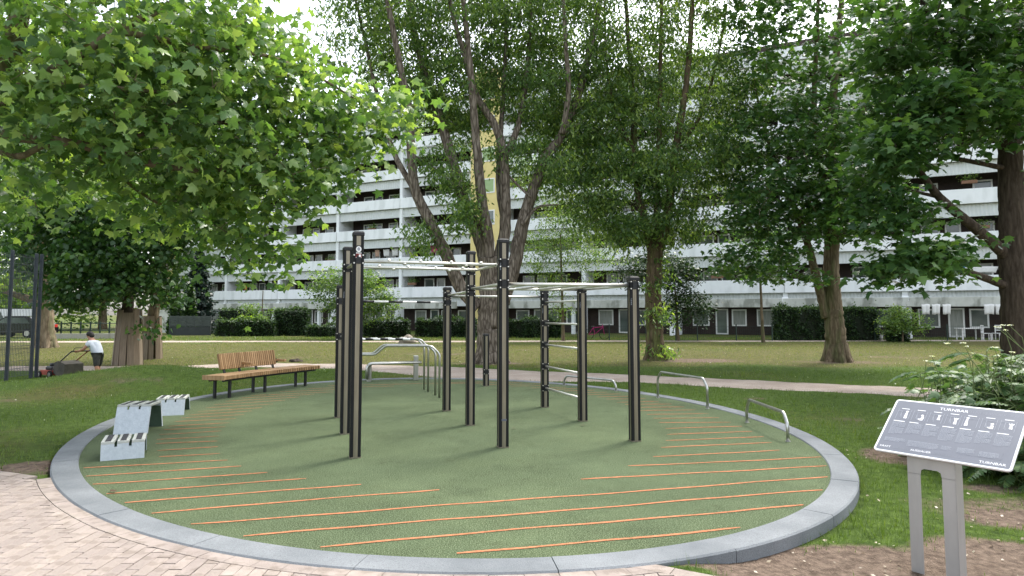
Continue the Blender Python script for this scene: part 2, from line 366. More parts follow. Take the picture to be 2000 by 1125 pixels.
def dry(x, y):
    d = 0.75 * sm(18.5, 22, y) * (1 - 0.3 * sm(34, 40, y))
    d = np.maximum(d, 0.45 * np.exp(-((x + 9) / 2.5) ** 2 - ((y - 15.3) / 1.3) ** 2))
    d = np.maximum(d, 0.35 * np.exp(-((x + 9.5) / 2.5) ** 2 - ((y - 10.5) / 2.5) ** 2))
    d = np.maximum(d, .26 + .16 * wob(x * .55 + 1, y * .7))
    return np.clip(d + 0.2 * wob(x * 1.1, y * .9), 0, 1)

def graded(lo, hi, a, b, fine):
    c = list(np.arange(a, b + 1e-6, fine)); st = fine
    x = a
    left = []
    while x > lo: st *= 1.12; x -= st; left.append(x)
    st = fine; x = b; right = []
    while x < hi: st *= 1.12; x += st; right.append(x)
    return np.array(left[::-1] + c + right)
gx = graded(-400, 400, -8, 6.5, 0.11); gy = graded(-60, 700, 2.5, 18.5, 0.11)
GX, GY = np.meshgrid(gx, gy)
def full_z(x, y):
    z = base_z(x, y)
    z = np.where(y < pavbound(x) - 0.06, np.minimum(z, -0.05), z)
    z = np.where(erad(x, y, KW) < 0.99, -0.35, z)
    return z
GZ = full_z(GX, GY)
nv = GX.size; ny_, nx_ = GX.shape
me = bpy.data.meshes.new('ground')
idx = np.arange(nv).reshape(ny_, nx_)
quads = np.stack([idx[:-1, :-1], idx[:-1, 1:], idx[1:, 1:], idx[1:, :-1]], -1).reshape(-1, 4)
def mesh_np(me, verts, faces_flat, k):
    n = len(faces_flat) // k
    me.vertices.add(len(verts)); me.vertices.foreach_set('co', np.asarray(verts, dtype=np.float32).ravel())
    me.loops.add(len(faces_flat)); me.loops.foreach_set('vertex_index', np.asarray(faces_flat, dtype=np.int32))
    me.polygons.add(n); me.polygons.foreach_set('loop_start', np.arange(0, n * k, k, dtype=np.int32))
    me.update(calc_edges=True)
mesh_np(me, np.stack([GX, GY, GZ], -1).reshape(-1, 3), quads.ravel(), 4)
for nm, fn in (('soil', soil), ('dry', dry)):
    at_ = me.attributes.new(nm, 'FLOAT', 'POINT'); at_.data.foreach_set('value', fn(GX, GY).ravel().astype(np.float32))
me.polygons.foreach_set('use_smooth', np.ones(len(quads), bool))
def lawnmat():
    m = bpy.data.materials.new('lawn'); m.use_nodes = True
    N = m.node_tree.nodes; L = m.node_tree.links; b = N['Principled BSDF']; b.inputs['Roughness'].default_value = 0.95; b.inputs['Specular IOR Level'].default_value = 0.1
    tc = N.new('ShaderNodeTexCoord')
    def noise(s, d=6):
        t = N.new('ShaderNodeTexNoise'); t.inputs['Scale'].default_value = s; t.inputs['Detail'].default_value = d; t.inputs['Roughness'].default_value = .65; L.new(tc.outputs['Object'], t.inputs['Vector']); return t.outputs['Fac']
    def ramp(f, a, b_, p0=.35, p1=.65):
        r = N.new('ShaderNodeValToRGB'); r.color_ramp.elements[0].color = a; r.color_ramp.elements[1].color = b_; r.color_ramp.elements[0].position = p0; r.color_ramp.elements[1].position = p1; L.new(f, r.inputs[0]); return r.outputs[0]
    def mix(f, a, b_):
        x = N.new('ShaderNodeMixRGB'); L.new(f, x.inputs[0]); L.new(a, x.inputs[1]); L.new(b_, x.inputs[2]); return x.outputs[0]
    def attr(nm):
        a = N.new('ShaderNodeAttribute'); a.attribute_name = nm; return a.outputs['Fac']
    green = ramp(noise(9), rgb(54, 72, 28), rgb(84, 104, 46))
    dryc = ramp(noise(5), rgb(70, 74, 40), rgb(102, 98, 60))
    soilc = ramp(noise(14), rgb(84, 72, 62), rgb(128, 112, 98))
    def thr(a, s, k):
        ad = N.new('ShaderNodeMath'); ad.operation = 'MULTIPLY_ADD'; L.new(noise(s), ad.inputs[0]); ad.inputs[1].default_value = k; L.new(a, ad.inputs[2])
        r = N.new('ShaderNodeValToRGB'); r.color_ramp.elements[0].position = .5 + k * .25; r.color_ramp.elements[1].position = min(.99, .75 + k * .25); L.new(ad.outputs[0], r.inputs[0]); return r.outputs[0]
    c = mix(thr(attr('dry'), 1.4, .5), green, dryc)
    c = mix(thr(attr('soil'), 6, .5), c, soilc)
    L.new(c, b.inputs['Base Color'])
    bp = N.new('ShaderNodeBump'); bp.inputs['Strength'].default_value = 1.0; bp.inputs['Distance'].default_value = 0.03; L.new(noise(45, 4), bp.inputs['Height']); L.new(bp.outputs[0], b.inputs['Normal'])
    return m
me.materials.append(lawnmat())
ground = link('ground', me); ground['kind'] = 'structure'
def gz(x, y): return float(full_z(np.array(float(x)), np.array(float(y))))

# gravel paths
def ribbon(name, xs, y0, y1, off, mat, n=8):
    vs = []; fs = []
    for i, x in enumerate(xs):
        a, b = float(y0(x)), float(y1(x)); a += 0.05 * math.sin(x * 7.1) + 0.04 * math.sin(x * 17); b += 0.06 * math.sin(x * 5.3 + 1) + 0.04 * math.sin(x * 13)
        for k in range(n + 1):
            y = a + (b - a) * k / n
            vs.append((x, y, float(base_z(np.array(x), np.array(y))) + off * (1 if 0 < k < n else 0.05)))
    for i in range(len(xs) - 1):
        for k in range(n):
            q = i * (n + 1) + k; fs.append((q, q + n + 1, q + n + 2, q + 1))
    mb = MB(); mb.add(vs, fs, True); return mb.build(name, mat)
p1 = ribbon('gravel_path', np.arange(-16.5, 24, 0.18), lambda x: np.interp(x, PN[:, 0], PN[:, 1]), lambda x: np.interp(x, PF[:, 0], PF[:, 1]), 0.02, M['gravel']); p1['kind'] = 'structure'
p2 = ribbon('far_gravel_path', np.arange(-34, 36, 0.3), far0, far1, 0.02, M['gravel']); p2['kind'] = 'structure'

# play surface, kerb
mb = MB(); rings = 14; seg = 160; vs = [(EC.x, EC.y, 0)]; fs = []
for r_ in range(1, rings + 1):
    for k in range(seg):
        p = ept(2 * math.pi * k / seg); p = EC + (p - EC) * (r_ / rings) if r_ < rings else ept(2 * math.pi * k / seg, 0.01); vs.append((p.x, p.y, 0.0))
for k in range(seg):
    k2 = (k + 1) % seg; fs.append((0, 1 + k, 1 + k2))
    for r_ in range(rings - 1): fs.append((1 + r_ * seg + k, 1 + (r_ + 1) * seg + k, 1 + (r_ + 1) * seg + k2, 1 + r_ * seg + k2))
mb.add(vs, fs); surf = mb.build('play_surface', M['epdm']); surf['kind'] = 'structure'
kerb = empty('kerb', (EC.x, EC.y, 0), kind='structure')
T = np.linspace(0, 2 * math.pi, 2001); PT = np.array([ept(t, KW / 2) for t in T]); S = np.concatenate([[0], np.cumsum(np.hypot(*np.diff(PT, axis=0).T))])
NK = 28
for i in range(NK):
    s0, s1 = S[-1] * (i + .35) / NK + 0.003, S[-1] * (i + 1.35) / NK - 0.003
    mb = MB(); prof = [(0.0, -.4), (0.0, .002), (.008, .012), (KW - .012, .012), (KW, 0.0), (KW, -.4)]; vs = []; fs = []; n = 12
    dz = random.uniform(-.002, .002)
    for j in range(n + 1):
        s = (s0 + (s1 - s0) * j / n) % S[-1]; t = np.interp(s, S, T)
        for o, z in prof: p = ept(t, o + 0.004); vs.append((p.x, p.y, z + dz))
    m_ = len(prof)
    for j in range(n):
        for q in range(m_ - 1): fs.append((j * m_ + q, (j + 1) * m_ + q, (j + 1) * m_ + q + 1, j * m_ + q + 1))
    fs.append(tuple(range(m_))); fs.append(tuple(reversed(range(n * m_, n * m_ + m_))))
    mb.add(vs, fs); mb.build('kerb_stone', M['granite'], kerb)

# painted stripes (end points read from the photograph, lying on the play surface)
STR = [((893, 1083), (1446, 1031)), ((626, 1068), (1570, 987)), ((476, 1047), (1605, 957)), ((373, 1024), (1617, 932)), ((297, 1002), (858, 957)), ((1135, 937), (1613, 910)),
       ((243, 983), (705, 946)), ((1228, 911), (1604, 893)), ((208, 965), (598, 935)), ((1275, 892), (1524, 880)), ((181, 946.5), (522, 923)), ((1291, 874), (1508, 865)),
       ((168, 930), (471, 911)), ((1301, 861), (1490, 853)), ((162, 915), (444, 899)), ((1303, 849), (1470, 843)), ((310, 893), (429, 886)), ((1299, 837), (1450, 833)),
       ((307, 880), (425, 873)), ((1288, 826), (1427, 825)), ((304, 867), (424, 862)), ((1277, 817.5), (1404, 816)), ((306, 859), (427, 852)), ((1264, 810), (1383, 808)),
       ((311, 849), (432, 842)), ((1250, 802.5), (1360, 801)), ((320, 840), (440, 834)), ((1235, 796), (1336, 795)), ((330, 833), (449, 826)), ((1221, 790.5), (1312, 789.5)),
       ((341, 824), (461, 818)), ((1204, 786), (1287, 784)), ((353, 817), (477, 810)), ((1184, 780), (1262, 778.5)), ((368, 811), (492, 803)), ((1165, 775.5), (1237, 774)), ((386, 804), (512, 796.5)), ((1146, 771), (1212, 769.5)),
       ((402, 797), (533, 789.5)), ((1125, 767.5), (1186, 766)), ((417, 790.5), (557, 782)), ((1102, 764), (1161, 762.5)), ((440, 784), (585, 776)), ((1070, 761), (1127, 759.5)), ((466, 778), (614, 770.5)), ((1037, 758), (1105, 756.5)),
       ((490, 773), (650, 765.5)), ((997, 754.5), (1080, 753)), ((545, 765.5), (700, 759.5)), ((940, 751.5), (1058, 750)), ((600, 759.5), (770, 754)), ((840, 750), (1020, 747)), ((640, 754), (960, 745.5))]
for a, b in STR:
    A, B = gp(*a), gp(*b); d = (B - A); L_ = d.length; d.normalize(); nrm = Vector((-d.y, d.x, 0)); n = max(6, int(L_ / .12)); wd = .0150
    ph = random.uniform(0, 9); vs = []
    for i in range(n + 1):
        s = L_ * i / n; o = .010 * math.sin(s * 2.1 + ph) + .006 * math.sin(s * 6 + ph); e = wd * (1 + .12 * math.sin(s * 4 + ph))
        if i in (0, n): e *= .6
        p = A + d * s; p = Vector((p.x, p.y, 0.004))
        vs += [p + nrm * (o - e), p + nrm * (o + e)]
    # keep inside the surface
    vs = [(v.x, v.y, v.z) if erad(v.x, v.y) < .998 else (EC.x + (v.x - EC.x) * .998 / erad(v.x, v.y), EC.y + (v.y - EC.y) * .998 / erad(v.x, v.y), v.z) for v in vs]
    mb = MB(); mb.add(vs, [(2 * i, 2 * i + 2, 2 * i + 3, 2 * i + 1) for i in range(n)]); mb.build('stripe', M['stripe'], surf)

# paving
pav = MB(); vs = []; fs = []; xs = np.arange(-9, 3.4, .05)
for x in xs: vs += [(x, -1.0, -.03), (x, float(pavbound(np.array(x))) - .004, -.03)]
pav.add(vs, [(2 * i, 2 * i + 2, 2 * i + 3, 2 * i + 1) for i in range(len(xs) - 1)])
paving = pav.build('paved_path', M['joint']); paving['kind'] = 'structure'
BWD, BLN, GAP = .090, .30, .006
full = MB().box((0, 0, -.03), (BWD - GAP, BLN - GAP, .06), ch=.004).mesh('brick', M['paver'])
cand = []; ci = 0
for c in np.arange(-9, 3.3, BWD):
    ci += 1; yo = -(ci % 3) * .10
    for y0 in np.arange(-.6 + yo, 7.2, BLN):
        bl, br = float(pavbound(np.array(c + .002), .125)), float(pavbound(np.array(c + BWD - .002), .125))
        y1 = y0 + BLN
        if min(bl, br) >= y1: cand.append((c + BWD / 2, y0, y1, y1))
        elif max(bl, br) > y0 + .02: cand.append((c + BWD / 2, y0, max(y0 + .004, min(y1, bl)), max(y0 + .004, min(y1, br))))
def vis(x, y): return y > 4.0 and abs(x / y) < .79
def brick_mb(mb, c, y0, yl, yr):
    h = BWD / 2 - GAP / 2; g = GAP / 2; z = random.uniform(-.0015, .0015)
    top = [(c - h, y0 + g, z), (c + h, y0 + g, z), (c + h, yr - g, z), (c - h, yl - g, z)]
    return mb.add([(x, y, z - .06) for x, y, z in top] + top, [(4, 5, 6, 7), (0, 1, 5, 4), (1, 2, 6, 5), (2, 3, 7, 6), (3, 0, 4, 7)])
cand.sort(key=lambda q: (not vis(q[0], q[1] + .12), q[1] ** 2 + q[0] ** 2)); rest = MB()
for i, (c, y0, yl, yr) in enumerate(cand):
    if i < 240 and vis(c, y0 + .12):
        if yl == yr and abs(yl - y0 - BLN) < 1e-6:
            link('brick', full, paving, Matrix.Translation((c, y0 + BLN / 2, random.uniform(-.002, .0015))) @ Matrix.Rotation(R(random.choice((0, 180)) + random.uniform(-.4, .4)), 4, 'Z'))
        else: brick_mb(MB(), c, y0, yl, yr).build('brick', M['paver'], paving)
    elif y0 > 1.5: brick_mb(rest, c, y0, yl, yr)
rest.build('brick_field', M['paver'], paving, kind='stuff')
def border(pts):
    for a, b, na, nb in pts:
        mb = MB(); d = Vector((b[0] - a[0], b[1] - a[1])).normalized() * .002; z = random.uniform(-.001, .002)
        q = [(a[0] + d.x, a[1] + d.y), (b[0] - d.x, b[1] - d.y), (nb[0] - d.x, nb[1] - d.y), (na[0] + d.x, na[1] + d.y)]
        mb.add([(x, y, -.06) for x, y in q] + [(x, y, z) for x, y in q], [(4, 5, 6, 7), (0, 1, 5, 4), (1, 2, 6, 5), (2, 3, 7, 6), (3, 0, 4, 7)])
        mb.build('edge_brick', M['paver'], paving)
T2 = np.array([(t, *ept(t, KW + .006)) for t in np.linspace(0, 2 * math.pi, 3000)])
sel = [q for q in T2 if q[2] <= min(PL1(q[1]), PL2(q[1])) and q[2] < 8]
ts = np.array([q[0] for q in sel]); 
brk = np.where(np.diff(ts) > .1)[0]
if len(brk): ts = np.concatenate([ts[brk[0] + 1:] - 2 * math.pi, ts[:brk[0] + 1]])
acc = np.concatenate([[0], np.cumsum([math.hypot(*(ept(ts[i + 1], KW) - ept(ts[i], KW))) for i in range(len(ts) - 1)])]); nb_ = int(acc[-1] / .21)
tb = np.interp(np.linspace(0, acc[-1], nb_ + 1), acc, ts)
border([(ept(tb[i], KW + .007), ept(tb[i + 1], KW + .007), ept(tb[i], KW + .121), ept(tb[i + 1], KW + .121)) for i in range(nb_)])
def edge_line(fn, x0, x1):
    k = fn(1.0) - fn(0.0); d = Vector((1, k)).normalized(); nn = Vector((d.y, -d.x)) * .115; st = .24 * d.x; out = []; x = x0
    while x < x1 - st:
        a, b = Vector((x, fn(x))), Vector((x + st, fn(x + st))); out.append((a, b, a + nn, b + nn)); x += st
    border(out)
edge_line(PL1, -8.5, gp(100, 933).x - .02); edge_line(PL2, gp(1240, 1095).x + .02, 3.0)

# ================================================================= fitness rig
def inst(name, me, parent, Mx, local=False): return link(name, me, parent, Mx, local)
rigc = gp(918, 829)
rig = empty('pull_up_rig', (rigc.x, rigc.y, 0), 'large steel calisthenics rig of tall black-edged posts with overhead bars and ladder rungs', 'fitness rig')
PW = .118
PX = {'A': (693, 893), 'B': (982, 873), 'C': (673, 847), 'D': (918, 830), 'E': (661, 815), 'F': (872, 802), 'G': (1064, 795), 'H': (1138, 822), 'I': (1240, 861), 'J': (949, 754)}
PH = {'A': 2.52, 'B': 2.50, 'C': 2.49, 'D': 2.50, 'E': 2.03, 'F': 2.03, 'G': 2.0, 'H': 1.98, 'I': 2.06, 'J': 1.14}
POST = {k: gp(*v) for k, v in PX.items()}
RZ = {'A': R(19), 'B': R(16), 'C': R(20), 'D': R(16), 'E': R(20), 'F': R(18), 'G': R(13), 'H': R(13), 'I': R(11), 'J': R(15)}
_pm = {}
def post_meshes(H):
    if H in _pm: return _pm[H]
    h = PW / 2; body = MB()
    # four aluminium faces with a centre seam, recessed between the corner profiles
    for k in range(4):
        Mx = Matrix.Rotation(k * math.pi / 2, 4, 'Z')
        for sx in (-1, 1):
            body.box(None, (.026, .010, H - .02), M=Mx @ Matrix.Translation((sx * .0145, -(h - .009), (H - .02) / 2)))
        body.box(None, (.006, .006, H - .03), M=Mx @ Matrix.Translation((0, -(h - .013), (H - .03) / 2)))
    corner = MB()
    prof = [(h, h - .004), (h - .004, h), (h - .034, h), (h - .034, h - .016), (h - .016, h - .034), (h, h - .034)]
    corner.prism(prof, H - .03, Matrix.Identity(4))
    lip = MB(); lip.prism([(h + .0015, h - .030), (h + .0015, h - .026), (h - .02, h - .026), (h - .02, h - .030)], H - .05, Matrix.Identity(4))
    cap = MB().box((0, 0, H - .012), (PW + .012, PW + .012, .045), ch=.006)
    cap.box((0, 0, H + .014), (PW - .01, PW - .01, .012), ch=.004)
    foot = MB(); g = h + .004
    ring = [(-g, -g), (g, -g), (g, g), (-g, g)]; inner = [(x * .93, y * .93) for x, y in ring]
    for k in range(4):
        k2 = (k + 1) % 4; a, b, c, d = ring[k], ring[k2], inner[k2], inner[k]
        foot.add([(a[0], a[1], 0), (b[0], b[1], 0), (b[0], b[1], .012), (a[0], a[1], .012), (d[0], d[1], .012), (c[0], c[1], .012)], [(0, 1, 2, 3), (3, 2, 5, 4)])
    _pm[H] = (body.mesh('post', M['post_panel']), corner.mesh('corner_profile', M['post_black']), cap.mesh('cap', M['black']), foot.mesh('base_sleeve', M['post_panel']))
    return _pm[H]
POSTO = {}
for k, p in POST.items():
    b, c, cp, ft = post_meshes(PH[k]); Mx = Matrix.Translation((p.x, p.y, 0)) @ Matrix.Rotation(RZ[k], 4, 'Z')
    if k == 'J':
        root = empty('fitness_post', (p.x, p.y, 0), 'short black-edged steel post standing alone in front of the thick multi-stemmed trunk', 'post')
        po = inst('post', b, root, Mx)
    else:
        po = inst('post', b, rig, Mx)
    POSTO[k] = po
    for q in range(4): inst('corner_profile', c, po, Mx @ Matrix.Rotation(q * math.pi / 2, 4, 'Z'))
    inst('cap', cp, po, Mx); inst('base_sleeve', ft, po, Mx)
BOLT = []
def clamp(k, z, parent=None):
    p = POST[k]; h = PW / 2 + .006; mb = MB(); Mx = Matrix.Translation((p.x, p.y, z)) @ Matrix.Rotation(RZ[k], 4, 'Z')
    for dz in (-.045, .045): mb.box(None, (PW + .012, PW + .012, .016), M=Mx @ Matrix.Translation((0, 0, dz)))
    mb.box(None, (.05, PW + .014, .07), M=Mx)
    mb.box(None, (PW + .014, .05, .07), M=Mx)
    o = mb.build('clamp', M['black'], parent or (rig if k != 'J' else POSTO['J']))
    if not BOLT: BOLT.append(MB().box((0, 0, 0), (.014, .006, .014)).mesh('bolt', M['steel_bar']))
    for sx in (-1, 1):
        for dz in (-.045, .045): link('bolt', BOLT[0], o, Mx @ Matrix.Translation((sx * .05, -(h + .004), dz)))
def P3(k, z): return Vector((POST[k].x, POST[k].y, z))
def bar(name, a, b, r=.0175, mat='steel_bar', parent=None, ends=.0):
    return MB().tube([a, b], r, 12).build(name, M[mat], parent or rig)
def between(a, b, trim=.06):
    d = (b - a).normalized(); return a + d * trim, b - d * trim
Z1 = 2.22
for k in 'ABCD': clamp(k, Z1)
bar('cross_bar', *between(P3('B', Z1), P3('D', Z1))); bar('cross_bar', *between(P3('A', Z1), P3('C', Z1)))
for fr in (.17, .78):
    a = P3('A', Z1).lerp(P3('C', Z1), fr); b = P3('B', Z1).lerp(P3('D', Z1), fr)
    o = bar('overhead_rail', a, b, .019)
    for q in (.22, .44, .66, .88, .33, .77):
        c = a.lerp(b, q); s = -1 if q in (.33, .77) else 1
        MB().ball((c.x, c.y, c.z + s * .018), .020, 10, 6, (1.3, 1.3, 1)).build('rail_knob', M['steel_bar'], o)
Z2 = 1.965
for k in 'BDHI': clamp(k, Z2)
bar('ladder_rail', *between(P3('B', Z2), P3('I', Z2)), .021); bar('ladder_rail', *between(P3('D', Z2), P3('H', Z2)), .019)
bar('cross_bar', *between(P3('D', Z2), P3('B', Z2))); bar('cross_bar', *between(P3('H', Z2), P3('I', Z2)))
for i in range(1, 5):
    bar('rung', P3('B', Z2).lerp(P3('I', Z2), i / 5.0), P3('D', Z2).lerp(P3('H', Z2), i / 5.0), .0165)
for k in 'FDG': clamp(k, 1.91)
bar('pull_up_bar', *between(P3('F', 1.91), P3('D', 1.93))); bar('pull_up_bar', *between(P3('F', 1.90), P3('G', 1.895)), .0165)
tb0, tb1 = between(P3('E', 1.80), P3('F', 1.79)); tape = bar('taped_bar', tb0, tb1, .0165, 'white_paint')
clamp('E', 1.8); clamp('F', 1.79)
for i in range(7):
    if i % 2: bar('tape_band', tb0.lerp(tb1, i / 7.0), tb0.lerp(tb1, (i + 1) / 7.0), .0175, 'black', tape)
for z in (1.80, 1.44, 1.07, .70, .33):
    bar('ladder_rung', *between(P3('G', z), P3('H', z)), .0165); clamp('G', z)
clamp('E', 1.25); clamp('J', .32)
bar('bar_stub', P3('E', 1.25), P3('E', 1.25) + Vector((.11, -.17, 0)), .0175)
# round badge and label on the nearest post, lettering down some posts
def font_mesh(txt, size, mat, name, ext=0.0):
    cu = bpy.data.curves.new(name, 'FONT'); cu.body = txt; cu.size = size; cu.align_x = 'LEFT'; cu.resolution_u = 2; cu.extrude = ext
    o = bpy.data.objects.new(name, cu); COL.objects.link(o)
    dg = bpy.context.evaluated_depsgraph_get(); me_ = bpy.data.meshes.new_from_object(o.evaluated_get(dg))
    bpy.data.objects.remove(o); bpy.data.curves.remove(cu)
    me_.materials.clear(); me_.materials.append(mat); return me_
pa = Matrix.Translation((POST['A'].x, POST['A'].y, 0)) @ Matrix.Rotation(RZ['A'], 4, 'Z')
face = lambda k, z, x=0.0, o=.002: Matrix.Translation((POST[k].x, POST[k].y, 0)) @ Matrix.Rotation(RZ[k], 4, 'Z') @ Matrix.Translation((x, -(PW / 2 + o), z)) @ Matrix.Rotation(R(90), 4, 'X')
plate = MB().prism([(-.033, -.078), (.033, -.078), (.033, .075), (-.033, .075)], .0035, face('A', 2.30, o=.0)).build('label_plate', M['black'], POSTO['A'])
disc = [(.030 * math.cos(a), .034 * math.sin(a) + .032) for a in np.linspace(0, 2 * math.pi, 21)[:-1]]
MB().prism(disc, .002, face('A', 2.30, o=.004)).build('round_badge', M['white_paint'], POSTO['A'])
MB().prism([(.017 * math.cos(a), .02 * math.sin(a) + .034) for a in np.linspace(0, 2 * math.pi, 17)[:-1]], .001, face('A', 2.30, o=.0062)).build('badge_mark', M['sign_mid'], POSTO['A'])
MB().prism([(-.031, -.062), (.031, -.062), (.031, -.022), (-.031, -.022)], .002, face('A', 2.30, o=.004)).build('red_label', M['red_paint'], POSTO['A'])
for yy in (-.016, -.068): MB().prism([(-.030, yy), (.030, yy), (.030, yy + .009), (-.030, yy + .009)], .002, face('A', 2.30, o=.004)).build('label_strip', M['white_paint'], POSTO['A'])
MB().prism([(.002, -.056), (.026, -.056), (.026, -.028), (.002, -.028)], .001, face('A', 2.30, o=.0065)).build('label_mark', M['white_paint'], POSTO['A'])
tm = font_mesh('TURNBAR', .055, M['sign_mid'], 'post_lettering')
for k, z in (('B', 2.22), ('I', 1.80), ('H', 1.78), ('G', 1.70), ('C', 1.9)):
    Mx = Matrix.Translation((POST[k].x, POST[k].y, 0)) @ Matrix.Rotation(RZ[k], 4, 'Z') @ Matrix.Translation((-PW / 2 + .005 if k != 'I' else -PW / 2 + .005, -(PW / 2 + .0012), z)) @ Matrix.Rotation(R(90), 4, 'X') @ Matrix.Rotation(R(-90), 4, 'Z')
    o = inst('lettering', tm, POSTO[k], Mx @ Matrix.Scale(.36, 4))
MB().prism([(-.03, -.012), (.03, -.012), (.03, .012), (-.03, .012)], .002, face('B', .33, o=.001)).build('maker_plate', M['sign_face'], POSTO['B'])

# ================================================================= parallel bars at the far side
def smoothpath(pts, r=.12, n=5):
    P = [Vector(p) for p in pts]; out = [P[0]]
    for i in range(1, len(P) - 1):
        a, b, c = P[i - 1], P[i], P[i + 1]; ra = min(r, (a - b).length * .45, (c - b).length * .45)
        p0 = b + (a - b).normalized() * ra; p2 = b + (c - b).normalized() * ra
        for k in range(n + 1):
            t = k / n; out.append(p0 * (1 - t) ** 2 + b * 2 * t * (1 - t) + p2 * t * t)
    out.append(P[-1]); return out
def frame_x(px, py): return gp(px, py)
ub = empty('dip_bars', (-1.9, 13.95, 0), 'pair of high straight steel dip bars with black and white banding', 'dip bars')
for k, (bx, by) in enumerate(((828, 761), (836, 765))):
    q = gp(bx, by); z = 1.075; L_ = 1.62
    pth = smoothpath([q, Vector((q.x, q.y, z - .17)), Vector((q.x - .16, q.y, z)), Vector((q.x - L_ + .16, q.y + .05, z)), Vector((q.x - L_, q.y + .05, z - .17)), Vector((q.x - L_, q.y + .05, 0))], .07)
    o = MB().tube(pth, .02, 10).build('bar', M['steel'], ub)
    for i in range(8):
        a = Vector((q.x - .22 - i * .155, q.y + .005, z)); MB().tube([a, a - Vector((.155, -.004, 0))], .0208, 10).build('band', M['black' if i % 2 == 0 else 'white_paint'], o)
lb = empty('stepped_bars', (-1.6, 12.9, 0), 'pair of low steel parallel bars that step down towards the tall posts', 'parallel bars')
for k, (bx, by) in enumerate(((850, 772), (858, 777))):
    q = gp(bx, by); z = .985
    pth = smoothpath([q, Vector((q.x, q.y, z - .15)), Vector((q.x - .16, q.y, z)), Vector((q.x - 1.05, q.y + .04, z)), Vector((q.x - 1.24, q.y + .05, z - .17)), Vector((q.x - 1.62, q.y + .06, z - .17)), Vector((q.x - 1.76, q.y + .06, z - .30)), Vector((q.x - 1.76, q.y + .06, 0))], .07)
    MB().tube(pth, .021, 10).build('bar', M['steel'], lb)
# steel exercise bench by the far kerb
eb = empty('exercise_bench', gp(765, 744), 'low steel workout bench with rounded tube frame at the far kerb', 'exercise bench')
q0, q1 = gp(721, 745), gp(812, 742.5); dv = (q1 - q0).normalized(); nv_ = Vector((-dv.y, dv.x, 0))
MB().bar(q0, q0 + Vector((0, 0, .40)), .07, .10).build('leg', M['steel'], eb)
MB().box((q1.x, q1.y, .295), (.11, .13, .59), math.atan2(dv.y, dv.x), ch=.01).build('leg', M['steel'], eb)
for s in (-.11, 0.0, .11):
    a = q0 - dv * .06 + nv_ * s; MB().tube(smoothpath([a + Vector((0, 0, .06)), a + Vector((0, 0, .42)), q1 + dv * .12 + nv_ * s + Vector((0, 0, .43))], .16, 8), .026, 10).build('seat_tube', M['steel'], eb)
# steel hoops on the right
HO = [((1285, 777), (1382, 798), .50, 'middle-sized', 'tallest of the three low steel hoops along the right kerb'), ((1459, 825), (1539, 862), .345, 'x', 'bent steel hoop nearest the camera beside the right kerb'), ((1102, 752.5), (1203, 763.5), .215, 'x', 'lowest and farthest steel hoop, seen past the ladder posts')]
for a, b, h, _, lab in HO:
    A, B = gp(*a), gp(*b); d = (B - A); c = min(.14, h * .45)
    o = empty('steel_hoop', (A + B) / 2, lab, 'hoop', 'steel hoops along the kerb')
    u = d.normalized() * c * .8
    MB().tube(smoothpath([A, A + Vector((0, 0, h - c)), A + u + Vector((0, 0, h)), B - u + Vector((0, 0, h)), B + Vector((0, 0, h - c)), B], .05), .0215, 12).build('hoop_tube', M['steel'], o)
    fl = MB()
    for p in (A, B): fl.tube([p, p + Vector((0, 0, .006))], .034, 14)
    fl.build('base_plate', M['steel'], o)

